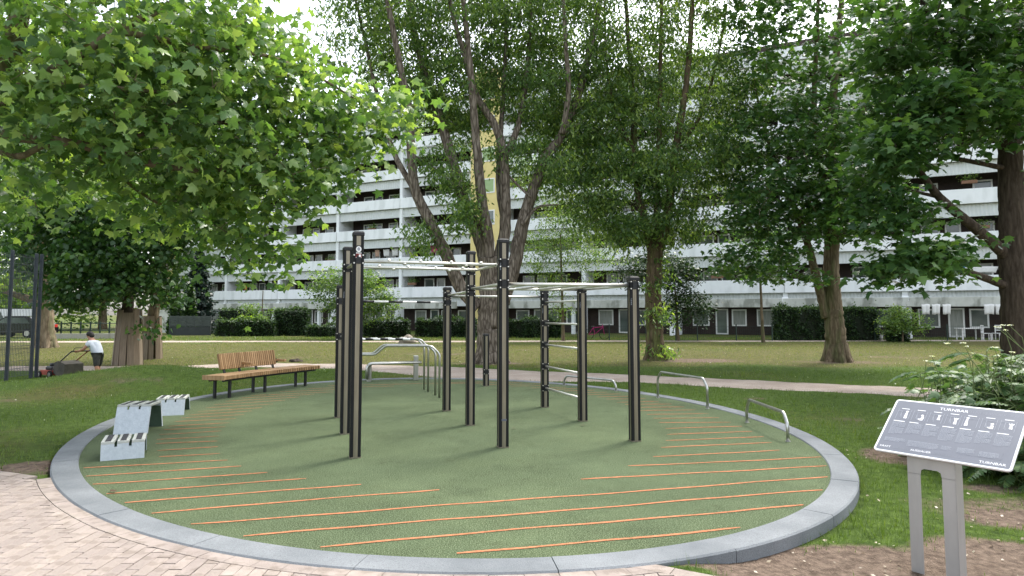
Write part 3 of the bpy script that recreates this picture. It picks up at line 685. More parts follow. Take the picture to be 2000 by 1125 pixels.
# ================================================================= jump boxes
def jump_box(fl_px, fr_px, top_len, h, splay_f, splay_b, label):
    A, B = gp(*fl_px), gp(*fr_px); wdt = (B - A).length
    if wdt > .44: B = A + (B - A).normalized() * .43; 
    wdt = .42; xa = (B - A).normalized(); back = Vector((-xa.y, xa.x, 0))
    o = empty('jump_box', (A + B) / 2, label, 'jump box', 'grey jump boxes at the left kerb')
    Mx = Matrix(((xa.x, back.x, 0, A.x), (xa.y, back.y, 0, A.y), (0, 0, 1, 0), (0, 0, 0, 1)))
    th = .03; sl = .028; x1 = wdt / 3; segs = [(0, x1 - sl / 2), (x1 + sl / 2, 2 * x1 - sl / 2), (2 * x1 + sl / 2, wdt)]
    yf, yb = splay_f, splay_f + top_len; tot = yb + splay_b; sd_ = .065
    # slots run over the top and a little way down both faces
    def leg(y_top, y_bot, name):
        mb = MB(); f = (h - sd_) / h; ym = y_bot + (y_top - y_bot) * f; s = 1 if y_bot <= y_top else -1
        def slab(xa_, xb_, z0, z1, ya, yb_):
            vs_ = [(xa_, ya, z0), (xb_, ya, z0), (xb_, ya + s * th, z0), (xa_, ya + s * th, z0), (xa_, yb_, z1), (xb_, yb_, z1), (xb_, yb_ + s * th, z1), (xa_, yb_ + s * th, z1)]
            mb.add([Mx @ Vector(v) for v in vs_], [(0, 1, 5, 4), (1, 2, 6, 5), (2, 3, 7, 6), (3, 0, 4, 7), (0, 3, 2, 1), (4, 5, 6, 7)])
        slab(0, wdt, 0, h - sd_, y_bot, ym)
        for a_, b_ in segs: slab(a_, b_, h - sd_, h - th, ym, y_bot + (y_top - y_bot) * (h - th) / h)
        return mb.build(name, M['concrete_box'], o)
    leg(yf, 0, 'front_leg'); leg(yb, tot, 'back_leg')
    for yt_, y0_, sg in ((yf, 0, 1), (yb, tot, -1)):  # thin slab over the inside of each leg, coloured dark green-grey
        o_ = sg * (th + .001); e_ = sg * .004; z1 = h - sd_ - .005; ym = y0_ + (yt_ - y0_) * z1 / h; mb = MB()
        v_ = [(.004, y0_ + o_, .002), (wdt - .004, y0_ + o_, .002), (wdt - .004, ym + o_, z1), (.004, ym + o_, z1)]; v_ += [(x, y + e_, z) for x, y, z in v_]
        mb.add([Mx @ Vector(v) for v in v_], [(0, 1, 2, 3), (7, 6, 5, 4), (0, 4, 5, 1), (1, 5, 6, 2), (2, 6, 7, 3), (3, 7, 4, 0)]); mb.build('inner_slab', M['box_inner'], o)
    for a_, b_ in segs:
        t = MB().box(None, (b_ - a_, yb - yf, th), M=Mx @ Matrix.Translation(((a_ + b_) / 2, (yf + yb) / 2, h - th / 2)), ch=.003).build('step_slat', M['box_top'], o)
        MB().box(None, (.056, yb - yf - .012, .003), M=Mx @ Matrix.Translation(((a_ + b_) / 2, (yf + yb) / 2, h + .0015))).build('grip_strip', M['grip'], t)
    return o
jump_box((195.5, 901), (280, 894), .46, .205, .0, .02, 'lowest jump box, nearest the camera, with three dark grip strips')
jump_box((220.5, 849), (287, 847), .42, .375, .11, .10, 'tallest of the three slotted jump boxes, between the two low ones')
jump_box((301, 813), (348, 811), .46, .26, .10, .12, 'farthest slotted jump box with its open side facing the bench')

# ================================================================= curved slatted bench
bench = empty('slatted_bench', (-5.17, 13.6, 0), 'long curved larch bench with backrest and two armrests beside the far left kerb', 'bench')
Lm = [((gp(419, 778) + gp(448, 777)) / 2), ((gp(494, 766) + gp(517, 766)) / 2), ((gp(577, 755) + gp(596, 754)) / 2)]
def bq(t):          # quadratic through three leg pairs at t = 0, .5, 1
    return Lm[0] * (2 * (t - .5) * (t - 1)) + Lm[1] * (-4 * t * (t - 1)) + Lm[2] * (2 * t * (t - .5))
def bframe(t):
    p = bq(t); d = (bq(t + .01) - bq(t - .01)).normalized(); n = Vector((-d.y, d.x, 0)); return p, d, n    # n points outwards (away from the surface)
t0_, t1_ = -.13, 1.14; NS = 46; SW = .47
Lb = sum((bq(t0_ + (t1_ - t0_) * (i + 1) / 60) - bq(t0_ + (t1_ - t0_) * i / 60)).length for i in range(60)); sp = Lb / NS
slat = MB().box((0, 0, 0), (sp * .70, SW, .075), ch=.004).mesh('slat', M['larch'])
for i in range(NS):
    t = t0_ + (t1_ - t0_) * (i + .5) / NS; p, d, n = bframe(t)
    inst('slat', slat, bench, Matrix.Translation((p.x, p.y, .405)) @ Matrix.Rotation(math.atan2(d.y, d.x), 4, 'Z') @ Matrix.Rotation(0, 4, 'X'))
p, d, n = bframe(t0_ - .012); MB().box((p.x, p.y, .405), (.02, SW + .01, .085), math.atan2(d.y, d.x)).build('end_board', M['larch'], bench)
for sgn in (-.15, .15):
    MB().tube([bq(t) + bframe(t)[2] * sgn + Vector((0, 0, .345)) for t in np.linspace(t0_ + .03, t1_ - .03, 14)], .022, 6).build('seat_rail', M['black'], bench)
for a in ((419, 778), (448, 777), (494, 766), (517, 766), (577, 755), (596, 754)):
    q = gp(*a); MB().box((q.x, q.y, .18), (.045, .045, .36), R(70)).build('leg', M['black'], bench)
NB = 30; b0, b1 = .10, .80
Lbk = sum((bq(b0 + (b1 - b0) * (i + 1) / 60) - bq(b0 + (b1 - b0) * i / 60)).length for i in range(60)); spb = Lbk / NB * 1.04
bsl = MB().box((0, 0, 0), (spb * .74, .05, .31), ch=.004).mesh('back_slat', M['larch'])
for i in range(NB):
    t = b0 + (b1 - b0) * (i + .5) / NB; p, d, n = bframe(t); c = p + n * (SW / 2 - .03 + .06)
    inst('back_slat', bsl, bench, Matrix.Translation((c.x, c.y, .665)) @ Matrix.Rotation(math.atan2(d.y, d.x), 4, 'Z') @ Matrix.Rotation(R(-13), 4, 'X'))
for t in (.15, .35, .56, .76):
    p, d, n = bframe(t); c = p + n * (SW / 2 - .06); MB().bar(c + Vector((0, 0, .36)), c + n * .13 + Vector((0, 0, .74)), .05, .02, up=n).build('back_support', M['black'], bench)
for t in (.40, .82):
    p, d, n = bframe(t); c = p + n * (SW / 2 + .02)
    ar = MB().box(None, (.06, .26, .05), M=Matrix.Translation(c - n * .12 + Vector((0, 0, .60))) @ Matrix.Rotation(math.atan2(d.y, d.x), 4, 'Z'), ch=.005).build('armrest', M['larch'], bench)
    MB().bar(c + Vector((0, 0, .55)), c + n * .02 + Vector((0, 0, .63)), .03, .05, up=n).build('armrest_bracket', M['black'], ar)

# ================================================================= information board
BL = Vector((2.466, 4.62, .680)); BRr = Vector((2.94, 4.0, .675)); xd = (BRr - BL).normalized(); bw = .785
bk = Vector((-xd.y, xd.x, 0)); yd = (bk * .398 + Vector((0, 0, .305))).normalized(); bh = .502; zd = xd.cross(yd).normalized()
Mb = Matrix(((xd.x, yd.x, zd.x, BL.x), (xd.y, yd.y, zd.y, BL.y), (xd.z, yd.z, zd.z, BL.z), (0, 0, 0, 1)))
ctr = Mb @ Vector((bw / 2, bh / 2, 0)); gzz = gz(ctr.x, ctr.y)
board = empty('information_board', (ctr.x, ctr.y, gzz), 'grey exercise instruction board with white edge on a brushed steel stand', 'sign')
def rrect(x0, y0, x1, y1, r, n=5):
    out = []
    for cx, cy_, a0 in ((x1 - r, y0 + r, -90), (x1 - r, y1 - r, 0), (x0 + r, y1 - r, 90), (x0 + r, y0 + r, 180)):
        for k in range(n + 1): a = R(a0 + 90 * k / n); out.append((cx + r * math.cos(a), cy_ + r * math.sin(a)))
    return out
MB().prism(rrect(0, 0, bw, bh, .022), .012, Mb @ Matrix.Translation((0, 0, -.012))).build('panel_edge', M['sign_edge'], board)
facep = MB().prism(rrect(.012, .012, bw - .012, bh - .012, .012), .0015, Mb).build('panel_face', M['sign_face'], board)
MB().prism(rrect(.02, .012, bw - .02, bh - .012, .015), .018, Mb @ Matrix.Translation((0, 0, -.031))).build('backing_plate', M['steel_warm'], board)
def txt(s, x, y, size, mat, sx=1.0):
    me_ = font_mesh(s, size, M[mat], 'lettering'); inst('lettering', me_, facep, Mb @ Matrix.Translation((x, y, .0022)) @ Matrix.Diagonal((sx, 1, 1, 1)))
txt('TURNBAR', .290, .438, .034, 'sign_text', 1.1); txt('| FITNESS WORKOUT', .440, .440, .033, 'sign_faint', .95)
txt('KRAFT', .030, .036, .022, 'sign_text', 1.05); txt('BALANCE', .112, .036, .022, 'sign_faint', 1.05); txt('AUSDAUER', .222, .036, .023, 'sign_text', 1.05); txt('BEWEGLICHKEIT', .350, .036, .023, 'sign_faint', 1.05)
txt('TURNBAR', .612, .026, .027, 'sign_text', 1.15)
def rect(mb, x0, y0, x1, y1, z=.0022): return mb.prism([(x0, y0), (x1, y0), (x1, y1), (x0, y1)], .0004, Mb @ Matrix.Translation((0, 0, z)))
def stroke(mb, a, b, wd):
    a = Vector((a[0], a[1], 0)); b = Vector((b[0], b[1], 0)); d = (b - a).normalized() * wd / 2; n = Vector((-d.y, d.x, 0)); a -= d; b += d
    mb.prism([tuple((a - n)[:2]), tuple((b - n)[:2]), tuple((b + n)[:2]), tuple((a + n)[:2])], .0004, Mb @ Matrix.Translation((0, 0, .0024)))
POSES = [((0, 0), (0, .045), (0, .055), .012), ((.0, .0), (.006, .02), (.0, .035), .016), ((0, .02), (0, .04), (0, .048), .010), ((0, .0), (0, .03), (0, .04), .011), ((0, 0), (0, .048), (0, .058), .012), ((0, 0), (.004, .018), (.004, .03), .018), ((0, .015), (0, .035), (0, .046), .012)]
for i in range(7):
    x0 = .045 + i * .1015; y0 = .312; wd_ = .082; ht = .092
    mb = MB()
    for a, b in (((x0, y0), (x0, y0 + ht)), ((x0 + wd_, y0), (x0 + wd_, y0 + ht)), ((x0, y0 + ht * .84), (x0 + wd_, y0 + ht * .84)), ((x0 + wd_ * .3, y0 + .02), (x0 + wd_ * .3, y0 + ht * .84)), ((x0 + wd_ * .42, y0 + .01), (x0 + wd_ * .3, y0 + ht * .6))): stroke(mb, a, b, .002)
    mb.build('diagram_lines', M['sign_mid'], facep)
    mb = MB(); cx = x0 + wd_ * (.72 if i != 4 else .25); a, b, c, th = POSES[i]; cy0 = y0 + .012
    stroke(mb, (cx + a[0] - .004, cy0 + a[1]), (cx + b[0] - .003, cy0 + b[1]), th * .7); stroke(mb, (cx + a[0] + .006, cy0 + a[1]), (cx + b[0] + .002, cy0 + b[1]), th * .7)
    for sx in (-1, 1): stroke(mb, (cx + b[0], cy0 + b[1]), (cx + sx * (.013 if i in (3, 6) else .006), cy0 + b[1] + .022), .0045)
    if i in (1, 5): stroke(mb, (cx - .016, cy0 + .004), (cx + .008, cy0 + .006), .008)
    hd = [(cx + c[0] + .0062 * math.cos(q), cy0 + c[1] + .008 + .0068 * math.sin(q)) for q in np.linspace(0, 2 * math.pi, 13)[:-1]]
    mb.prism(hd, .0004, Mb @ Matrix.Translation((0, 0, .0026)))
    mb.build('figure', M['sign_text'], facep)
    mb = MB(); rect(mb, x0 + .016, y0 + ht + .006, x0 + .066, y0 + ht + .011); mb.build('heading_line', M['sign_text'], facep); mb = MB(); rect(mb, x0 - .002, .286, x0 + random.uniform(.045, .07), .292); mb.build('heading_line', M['sign_text'], facep)
    mb = MB()
    nl = random.choice((11, 13, 14))
    for q in range(nl):
        y = .272 - q * .0088; x = x0 - .002
        xe = x0 + (.086 if q not in (5, nl - 1) else random.uniform(.03, .06))
        while x < xe - .006:
            ln = min(random.uniform(.008, .022), xe - x); rect(mb, x, y, x + ln - .002, y + .0042); x += ln
    mb.build('text_block', M['sign_mid'], facep, kind='stuff')
for (x0, x1, y0, n) in ((.040, .172, .122, 4), (.187, .372, .118, 6), (.388, .446, .112, 4), (.478, .575, .118, 5), (.598, .705, .112, 5)):
    mb = MB()
    for q in range(n):
        x = x0; y = y0 - q * .0085; xe = x1 - (random.uniform(0, .04) if q == n - 1 else 0)
        while x < xe - .006:
            ln = min(random.uniform(.008, .022), xe - x); rect(mb, x, y, x + ln - .002, y + .0042); x += ln
    mb.build('text_block', M['sign_mid'], facep, kind='stuff')
mb = MB(); rect(mb, .462, .078, .463, .13); rect(mb, .478, .070, .72, .071); rect(mb, .719, .071, .72, .13); mb.build('divider', M['sign_faint'], facep)
# folded steel stand with a long cut-out
sc_ = BL + xd * .325 + bk * .075; bot = gz(sc_.x, sc_.y) - .05
Ms = Matrix(((xd.x, 0, -bk.x, sc_.x), (xd.y, 0, -bk.y, sc_.y), (0, 1, 0, 0), (0, 0, 0, 1)))
sw = .138
for s in (-1, 1):
    pl = [(s * (sw - .075), bot), (s * sw, bot), (s * sw, .55), (s * (sw - .075), .55)]
    MB().prism(pl if s > 0 else pl[::-1], .004, Ms).build('stand_leg', M['steel_warm'], board)
    MB().box(None, (.004, .7 - bot, .11), M=Ms @ Matrix.Translation((s * (sw + .002), (.70 + bot) / 2, -.053))).build('side_flange', M['steel_warm'], board)
head = [(-sw, .545), (-sw + .075, .545), (-sw + .081, .577), (-sw + .098, .587), (sw - .098, .587), (sw - .081, .577), (sw - .075, .545), (sw, .545), (sw, .715), (-sw, .715)]
MB().prism(head, .0035, Ms @ Matrix.Translation((0, 0, .0005))).build('stand_head', M['steel_warm'], board)

# ================================================================= apartment building
BRZ = math.atan2(-.438, .899); B0 = Vector((-13.6, 65.6, -.05))
bld = empty('apartment_block', B0, 'long white apartment block with stacked concrete balconies behind the trees', 'building', rz=BRZ)
def bx(mb, t0, t1, n0, n1, z0, z1, ch=0.0):      # box in building coordinates, n positive towards the camera
    return mb.box(((t0 + t1) / 2, -(n0 + n1) / 2, (z0 + z1) / 2), (abs(t1 - t0), abs(n1 - n0), abs(z1 - z0)), ch=ch)
def bpart(name, mat, *args, parent=None):
    mb = MB(); bx(mb, *args); return mb.build(name, M[mat], parent or bld, None, True) if parent is None else mb.build(name, M[mat], parent, None, True)
BAYS = [(-28.6, -20.7), (-20.7, -12.7), (-12.7, -4.8), (-4.8, 3.05), (3.05, 11.0), (14.0, 21.8), (21.8, 29.7), (29.7, 37.55), (37.55, 45.2), (45.2, 53.0), (53.0, 60.8)]
FL = 2.9; NFL = 7
ptop = lambda k: 4.2 + FL * (k - 1)
_cache = {}
def shared(key, fn):
    if key not in _cache: _cache[key] = fn()
    return _cache[key]
def win_frame(wd, ht):
    mb = MB(); f = .105
    mb.box((0, 0, ht / 2 - f / 2), (wd, .07, f)); mb.box((0, 0, -ht / 2 + f / 2), (wd, .07, f))
    for s in (-1, 1): mb.box((s * (wd / 2 - f / 2), 0, 0), (f, .07, ht - 2 * f))
    return mb.mesh('window', M['frame_white'])
def pane(wd, ht, mat): return MB().box((0, .012, 0), (wd - .16, .02, ht - .16)).mesh('pane', M[mat])
def window(t, n, zc, wd, ht, mat=None, name='window'):
    mat = mat or random.choice(('glass', 'glass', 'glass', 'glass_curtain'))
    Mx = Matrix.Translation((t, -n, zc)); o = link(name, shared(('f', wd, ht), lambda: win_frame(wd, ht)), bld, Mx, True)
    link('pane', shared(('p', wd, ht, mat), lambda: pane(wd, ht, mat)), o, Matrix.Identity(4), True)
def corrugated(L_):
    vs_ = []; fs_ = []; n = int(L_ / .11)
    for i in range(n + 1):
        x = -L_ / 2 + L_ * i / n; y = .02 * (1 if i % 2 else -1)
        vs_ += [(x, y, -.42), (x, y, .42)]
    fs_ = [(2 * i, 2 * i + 2, 2 * i + 3, 2 * i + 1) for i in range(n)]
    mb = MB(); mb.add(vs_, fs_); mb.box((0, .10, 0), (L_, .12, .84)); return mb.mesh('fascia', M['fascia'])
for bi, (ta, tb) in enumerate(BAYS):
    L_ = tb - ta
    for k in range(1, NFL + 1):
        pt_ = ptop(k)
        par = link('parapet', shared(('par', round(L_, 1)), lambda: MB().box((0, 0, 0), (round(L_, 1) - .03, .14, 1.0), ch=.015).mesh('parapet', M['wall_white'])), bld, Matrix.Translation(((ta + tb) / 2, 0.0, pt_ - .5)), True)
        link('fascia', shared(('fas', round(L_, 1)), lambda: corrugated(round(L_, 1) - .36)), bld, Matrix.Translation(((ta + tb) / 2, .26, pt_ - 1.0 - .42)), True)
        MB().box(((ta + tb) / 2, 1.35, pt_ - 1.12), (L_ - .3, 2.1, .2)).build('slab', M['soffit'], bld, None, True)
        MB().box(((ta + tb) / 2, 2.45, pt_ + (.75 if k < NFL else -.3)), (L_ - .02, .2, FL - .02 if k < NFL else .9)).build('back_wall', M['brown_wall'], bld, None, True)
        if ta > 50 or k == NFL: continue
        off = random.choice((0, .25, -.2)); nw = 4 if (bi + k) % 3 else 3
        for q in range(nw):
            if q == 1 and (bi * 3 + k) % 5 == 0: continue
            window(ta + 1.9 + off + q * 1.35 + (0.5 if q > 1 else 0), -2.32, pt_ + .25, 1.15 if q % 2 == 0 else .95, 1.35)
    # dividing fin wall, full height, stepping in above
    mb = MB(); bx(mb, ta - .16, ta + .16, -2.5, -.08, 2.2, ptop(NFL) + .1); mb.build('fin_wall', M['wall_white'], bld, None, True)
    mb = MB(); bx(mb, ta - .13, ta + .13, -.35, .02, 1.9, 2.9); mb.add([(ta - .2, -.02, 2.9), (ta + .2, -.02, 2.9), (ta + .2, .5, 2.9), (ta - .2, .5, 2.9), (ta - .2, -1.1, -.05), (ta + .2, -1.1, -.05), (ta + .2, .5, -.05), (ta - .2, .5, -.05)], [(0, 1, 2, 3), (4, 7, 6, 5), (0, 4, 5, 1), (1, 5, 6, 2), (2, 6, 7, 3), (3, 7, 4, 0)])
    mb.build('buttress', M['wall_white'], bld, None, True)
    # ground floor: dark wall with doors and windows, white beam carried in front
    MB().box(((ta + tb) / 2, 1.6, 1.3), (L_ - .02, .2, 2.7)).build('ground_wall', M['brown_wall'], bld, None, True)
    MB().box(((ta + tb) / 2, -2.6, 2.42), (L_ - .04, .22, .62), ch=.02).build('pergola_beam', M['beam_white'], bld, None, True)
    mb = MB(); bx(mb, ta - .15, ta + .15, .4, 2.75, 2.15, 2.5); mb.build('cross_beam', M['beam_white'], bld, None, True)
    mb = MB(); bx(mb, ta - .13, ta + .13, 2.2, 2.5, -.1, 2.12); mb.build('pergola_post', M['wall_white'], bld, None, True)
    if ta < 50:
        for q, (x_, wd, zc, ht) in enumerate(((1.5, 1.3, 1.35, 1.3), (3.1, .95, 1.05, 2.0), (4.4, 1.1, 1.35, 1.3), (6.3, 1.2, 1.35, 1.3))):
            window(ta + x_, -1.46, zc, wd, ht, None, 'window' if ht < 1.5 else 'glass_door')
# stair towers in yellow render
for ta, tb in ((11.0, 14.0), (-32.2, -28.6)):
    MB().box(((ta + tb) / 2, .55, 12.0), (tb - ta - .04, 1.6, 24.1)).build('stair_tower', M['yellow'], bld, None, True)
    for k in range(1, 8): window((ta + tb) / 2 + .35, .26, ptop(k) + .35, 1.35, 1.35, random.choice(('grey_glass', 'green_glass', 'glass')))
MB().box((14.3, 7.5, ptop(NFL) + .35), (93.0, 10, .8)).build('roof', M['wall_white'], bld, None, True)
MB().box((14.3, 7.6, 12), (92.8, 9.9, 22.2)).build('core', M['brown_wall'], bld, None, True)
def bworld(t, n, z): return W[bld.name] @ Vector((t, -n, z))

# ================================================================= foliage tools
def template(kind):
    if kind == 'plane':
        half = [(.12, -.02), (.34, -.05), (.52, -.04), (.40, .16), (.50, .34), (.70, .52), (.50, .56), (.30, .52), (.22, .74)]
        pts = [(0, 0)] + half + [(0, 1.08)] + [(-x, y) for x, y in half[::-1]]
        c = (0, .30)
    elif kind == 'maple':
        half = [(.30, .02), (.46, -.02), (.33, .2), (.60, .50), (.28, .5), (.17, .75)]
        pts = [(0, 0)] + half + [(0, 1.05)] + [(-x, y) for x, y in half[::-1]]
        c = (0, .32)
    elif kind == 'small':
        pts = [(0, 0), (.22, .3), (.15, .7), (0, 1.15), (-.15, .7), (-.22, .3)]; c = None
    elif kind == 'oval':
        pts = [(0, 0), (.34, .4), (0, 1.0), (-.34, .4)]; c = None
    elif kind == 'heart':
        pts = [(0, 0), (.40, .10), (.46, .45), (.20, .80), (0, 1.05), (-.20, .80), (-.46, .45), (-.40, .10)]; c = None
    if c is None:
        v = [(x, y) for x, y in pts]; n = len(v)
        if kind == 'oval': tris = [(0, 1, 2), (0, 2, 3)]
        elif kind == 'small': tris = [(0, 1, 2), (0, 2, 3), (0, 3, 4), (0, 4, 5)]
        else: tris = [(0, i, i + 1) for i in range(1, n - 1)]
    else:
        v = [c] + pts; n = len(pts); tris = [(0, 1 + i, 1 + (i + 1) % n) for i in range(n)]
    v = np.array([(x, y, -.34 * abs(x) - .24 * y * y + (.10 if i % 2 else 0) * abs(x)) for i, (x, y) in enumerate(v)]); return v, np.array(tris)
def leaf_frames(n, droop=0.35, spread=1.0, tilt=0.45, outward=None):
    if outward is None:
        a = rng.uniform(0, 2 * np.pi, n); ax = np.stack([np.cos(a), np.sin(a), -droop + rng.normal(0, .35, n)], 1)
    else:
        ax = outward + rng.normal(0, .6, (n, 3)); ax[:, 2] -= droop
    ax /= np.linalg.norm(ax, axis=1, keepdims=True)
    nr = np.stack([rng.normal(0, tilt, n), rng.normal(0, tilt, n), np.ones(n)], 1)
    nr -= ax * np.sum(nr * ax, 1, keepdims=True); nr /= np.maximum(np.linalg.norm(nr, axis=1, keepdims=True), 1e-6)
    sx = np.cross(ax, nr); return sx, ax, nr
def leaf_mesh(name, pos, fr, size, kind, mat, tint):
    v, t = template(kind); sx, ax, nr = fr; n = len(pos); k = len(v)
    P = pos[:, None, :] + size[:, None, None] * (v[None, :, 0, None] * sx[:, None, :] + v[None, :, 1, None] * ax[:, None, :] + v[None, :, 2, None] * nr[:, None, :])
    F = (t[None, :, :] + (np.arange(n) * k)[:, None, None]).reshape(-1)
    me_ = bpy.data.meshes.new(name); mesh_np(me_, P.reshape(-1, 3), F, 3)
    a = me_.attributes.new('tint', 'FLOAT', 'POINT'); a.data.foreach_set('value', np.repeat(tint, k).astype(np.float32))
    me_.materials.append(mat); return me_
def single_leaf(kind, mat, tint):
    v, t = template(kind); me_ = bpy.data.meshes.new('leaf'); mesh_np(me_, v, t.ravel(), 3)
    a = me_.attributes.new('tint', 'FLOAT', 'POINT'); a.data.foreach_set('value', np.full(len(v), tint, np.float32)); me_.materials.append(mat); return me_
def catmull(P, n=6):
    P = [Vector(p) for p in P]; out = []
    for i in range(len(P) - 1):
        p0 = P[max(0, i - 1)]; p1 = P[i]; p2 = P[i + 1]; p3 = P[min(len(P) - 1, i + 2)]
        for k in range(n):
            t = k / n; out.append(.5 * ((2 * p1) + (p2 - p0) * t + (2 * p0 - 5 * p1 + 4 * p2 - p3) * t * t + (3 * p1 - p0 - 3 * p2 + p3) * t ** 3))
    out.append(P[-1]); return out
def limb(mb, pts, r0, r1, flare=0.0, sides=12, wob_=.03, skel=None):
    P = catmull(pts, 7); n = len(P); rad = []
    for i in range(n):
        t = i / (n - 1); r = r0 + (r1 - r0) * t
        if flare: r *= 1 + flare * math.exp(-t * n / 4.0)
        rad.append(r); 
        if i: P[i] = P[i] + Vector((random.uniform(-1, 1), random.uniform(-1, 1), 0)) * r * wob_ * 2
    mb.tube(P, rad, sides, jit=.05 if sides > 8 else 0)
    if skel is not None:
        for p, r in zip(P, rad): skel.append((p.x, p.y, p.z))
    return P, rad
def nearby_parts(): pass
def crown_points(blobs, skel, mb, twig_r=.012, shell=.55, tsides=4):
    """cluster centres inside the blobs; a twig from the nearest branch point reaches each"""
    C = []
    for (px, py, d, rx, ry, rd, n) in blobs:
        c = at(px, py, d); s = d / F_PX
        u = rng.normal(0, 1, (n, 3)); u /= np.linalg.norm(u, axis=1, keepdims=True); r = rng.uniform(shell ** 3, 1, n) ** (1 / 3.)
        u *= r[:, None]
        C.append(np.array([c.x, c.y, c.z]) + u * np.array([rx * s, rd, ry * s]))
    C = np.concatenate(C)
    K = np.array(skel); d0 = np.array([np.min(np.sum((K - c) ** 2, 1)) for c in C]); order = np.argsort(d0)
    buf = np.zeros((len(K) + 4 * len(C), 3)); buf[:len(K)] = K; m_ = len(K)
    for i in order:
        c = C[i]; dd = np.sum((buf[:m_] - c) ** 2 * np.array([1, 1, 1.4]), 1); j = int(dd.argmin()); a = buf[j]
        L_ = math.sqrt(float(np.sum((a - c) ** 2)))
        if L_ < .05: continue
        mid = (a + c) / 2 + rng.normal(0, .07 * L_, 3); mid[2] += .06 * L_
        q = [Vector(a), Vector((a * .4 + mid * .75 - (a * .15))) if False else Vector(a * .45 + mid * .55), Vector(mid), Vector(c)]
        r_ = twig_r * (.6 + min(L_, 2.5) * .8)
        mb.tube(q, [r_, r_ * .8, r_ * .6, r_ * .3], tsides, cap=False)
        for p in q[1:]: buf[m_] = p; m_ += 1
    return C
def tree(name, label, cat, base, limbs, blobs, kind, mat, bark, size, per, cr, flat=.45, droop=.35, tilt=.45, group=None, leafobj=0, flare=.5, shell=.45, twig_r=.012, tmean=.5, tsd=.2, trunk_name='trunk', rootflare=True):
    o = empty(name, base, label, cat, group)
    tb_ = MB(); skel = []
    for i, (pts, r0, r1) in enumerate(limbs):
        limb(tb_, pts, r0, r1, flare if i == 0 else 0.0, 14 if i < 4 else 9, skel=skel)
    if rootflare:
        b = Vector(limbs[0][0][0]); r0 = limbs[0][1]
        for k in range(7):
            a = k * .9 + random.uniform(-.2, .2); dv_ = Vector((math.cos(a), math.sin(a), 0))
            tb_.tube([b + Vector((0, 0, .75)) + dv_ * r0 * .55, b + dv_ * r0 * .95 + Vector((0, 0, .28)), b + dv_ * r0 * 1.4 + Vector((0, 0, .06)), b + dv_ * r0 * 2.1 + Vector((0, 0, -.08))], [r0 * .45, r0 * .36, r0 * .24, r0 * .1], 7, cap=False)
    tb_.build(trunk_name, bark, o)
    tw = MB(); C = crown_points(blobs, skel, tw, twig_r, shell); tw.build('branches', bark, o, kind='stuff')
    n = len(C) * per
    pos = np.repeat(C, per, 0) + rng.normal(0, 1, (n, 3)) * np.array([cr, cr, cr * flat])
    fr = leaf_frames(n, droop, tilt=tilt); sz = size * rng.uniform(.5, 1.3, n)
    ct = np.repeat(rng.normal(0, tsd * .6, len(C)), per); tint = np.clip(tmean + ct + rng.normal(0, tsd * .7, n), 0, 1)
    if leafobj:
        # the leaves that show largest in view become objects of their own
        py = pos[:, 1]; u = pos[:, 0] / np.maximum(py, .1); v = (pos[:, 2] - EYE) / np.maximum(py, .1)
        seen = (py > .5) & (np.abs(u) < .76) & (v < .40) & (v > -.4)
        score = np.where(seen, sz / np.maximum(py, .1), 0); pick = np.argsort(-score)[:leafobj]
        for tv in range(5): shared((name, label, 'leaf', tv), lambda: single_leaf(kind, mat, .12 + .19 * tv))
        for i in pick:
            Mx = Matrix(((fr[0][i, 0], fr[1][i, 0], fr[2][i, 0], pos[i, 0]), (fr[0][i, 1], fr[1][i, 1], fr[2][i, 1], pos[i, 1]), (fr[0][i, 2], fr[1][i, 2], fr[2][i, 2], pos[i, 2]), (0, 0, 0, 1)))
            link('leaf', _cache[(name, label, 'leaf', int(min(4, tint[i] * 5)))], o, Mx @ Matrix.Scale(float(sz[i]), 4))
        keep = np.ones(n, bool); keep[pick] = False
        pos, sz, tint = pos[keep], sz[keep], tint[keep]; fr = tuple(f[keep] for f in fr)
    c_ = link('crown', leaf_mesh('crown', pos, fr, sz, kind, mat, tint), o); c_['kind'] = 'stuff'
    return o
LM = {}
LM['plane'] = leafmat('plane_leaf', rgb(66, 95, 60), rgb(100, 131, 76), rgb(156, 178, 106), .46, .34)
LM['silver'] = leafmat('silver_maple_leaf', rgb(62, 88, 54), rgb(96, 124, 70), rgb(150, 170, 92), .47, .36)
LM['maple'] = leafmat('maple_leaf', rgb(50, 80, 48), rgb(78, 110, 62), rgb(122, 152, 80), 0.42, .36)
LM['dark'] = leafmat('lime_leaf', rgb(40, 68, 38), rgb(64, 96, 50), rgb(108, 138, 70), 0.4, .36)
LM['hedge'] = leafmat('hedge_leaf', rgb(28, 48, 28), rgb(48, 72, 40), rgb(90, 116, 58), .25)
LM['bright'] = leafmat('bright_leaf', rgb(74, 100, 46), rgb(108, 138, 58), rgb(150, 172, 76), .5)
LM['conifer'] = leafmat('conifer_needle', rgb(30, 46, 40), rgb(44, 62, 54), rgb(66, 84, 72), .1)
LM['fern'] = leafmat('fern_leaf', rgb(66, 92, 62), rgb(94, 122, 80), rgb(134, 156, 100), .4)
LM['flower'] = leafmat('white_flower', rgb(205, 208, 196), rgb(222, 224, 214), rgb(236, 236, 230), .3)
LM['grass'] = leafmat('grass_blade', rgb(60, 84, 30), rgb(92, 114, 48), rgb(128, 130, 74), .35)
BK = {}
BK['grey'] = barkmat('bark_grey', rgb(96, 87, 77), rgb(140, 130, 117), None, 3.0, 1.6)
BK['brown'] = barkmat('bark_brown', rgb(86, 75, 60), rgb(124, 111, 91), rgb(84, 92, 58), 3.0, .7)
BK['moss'] = barkmat('bark_moss', rgb(78, 68, 54), rgb(112, 98, 78), rgb(92, 104, 54), 3.0, .7)
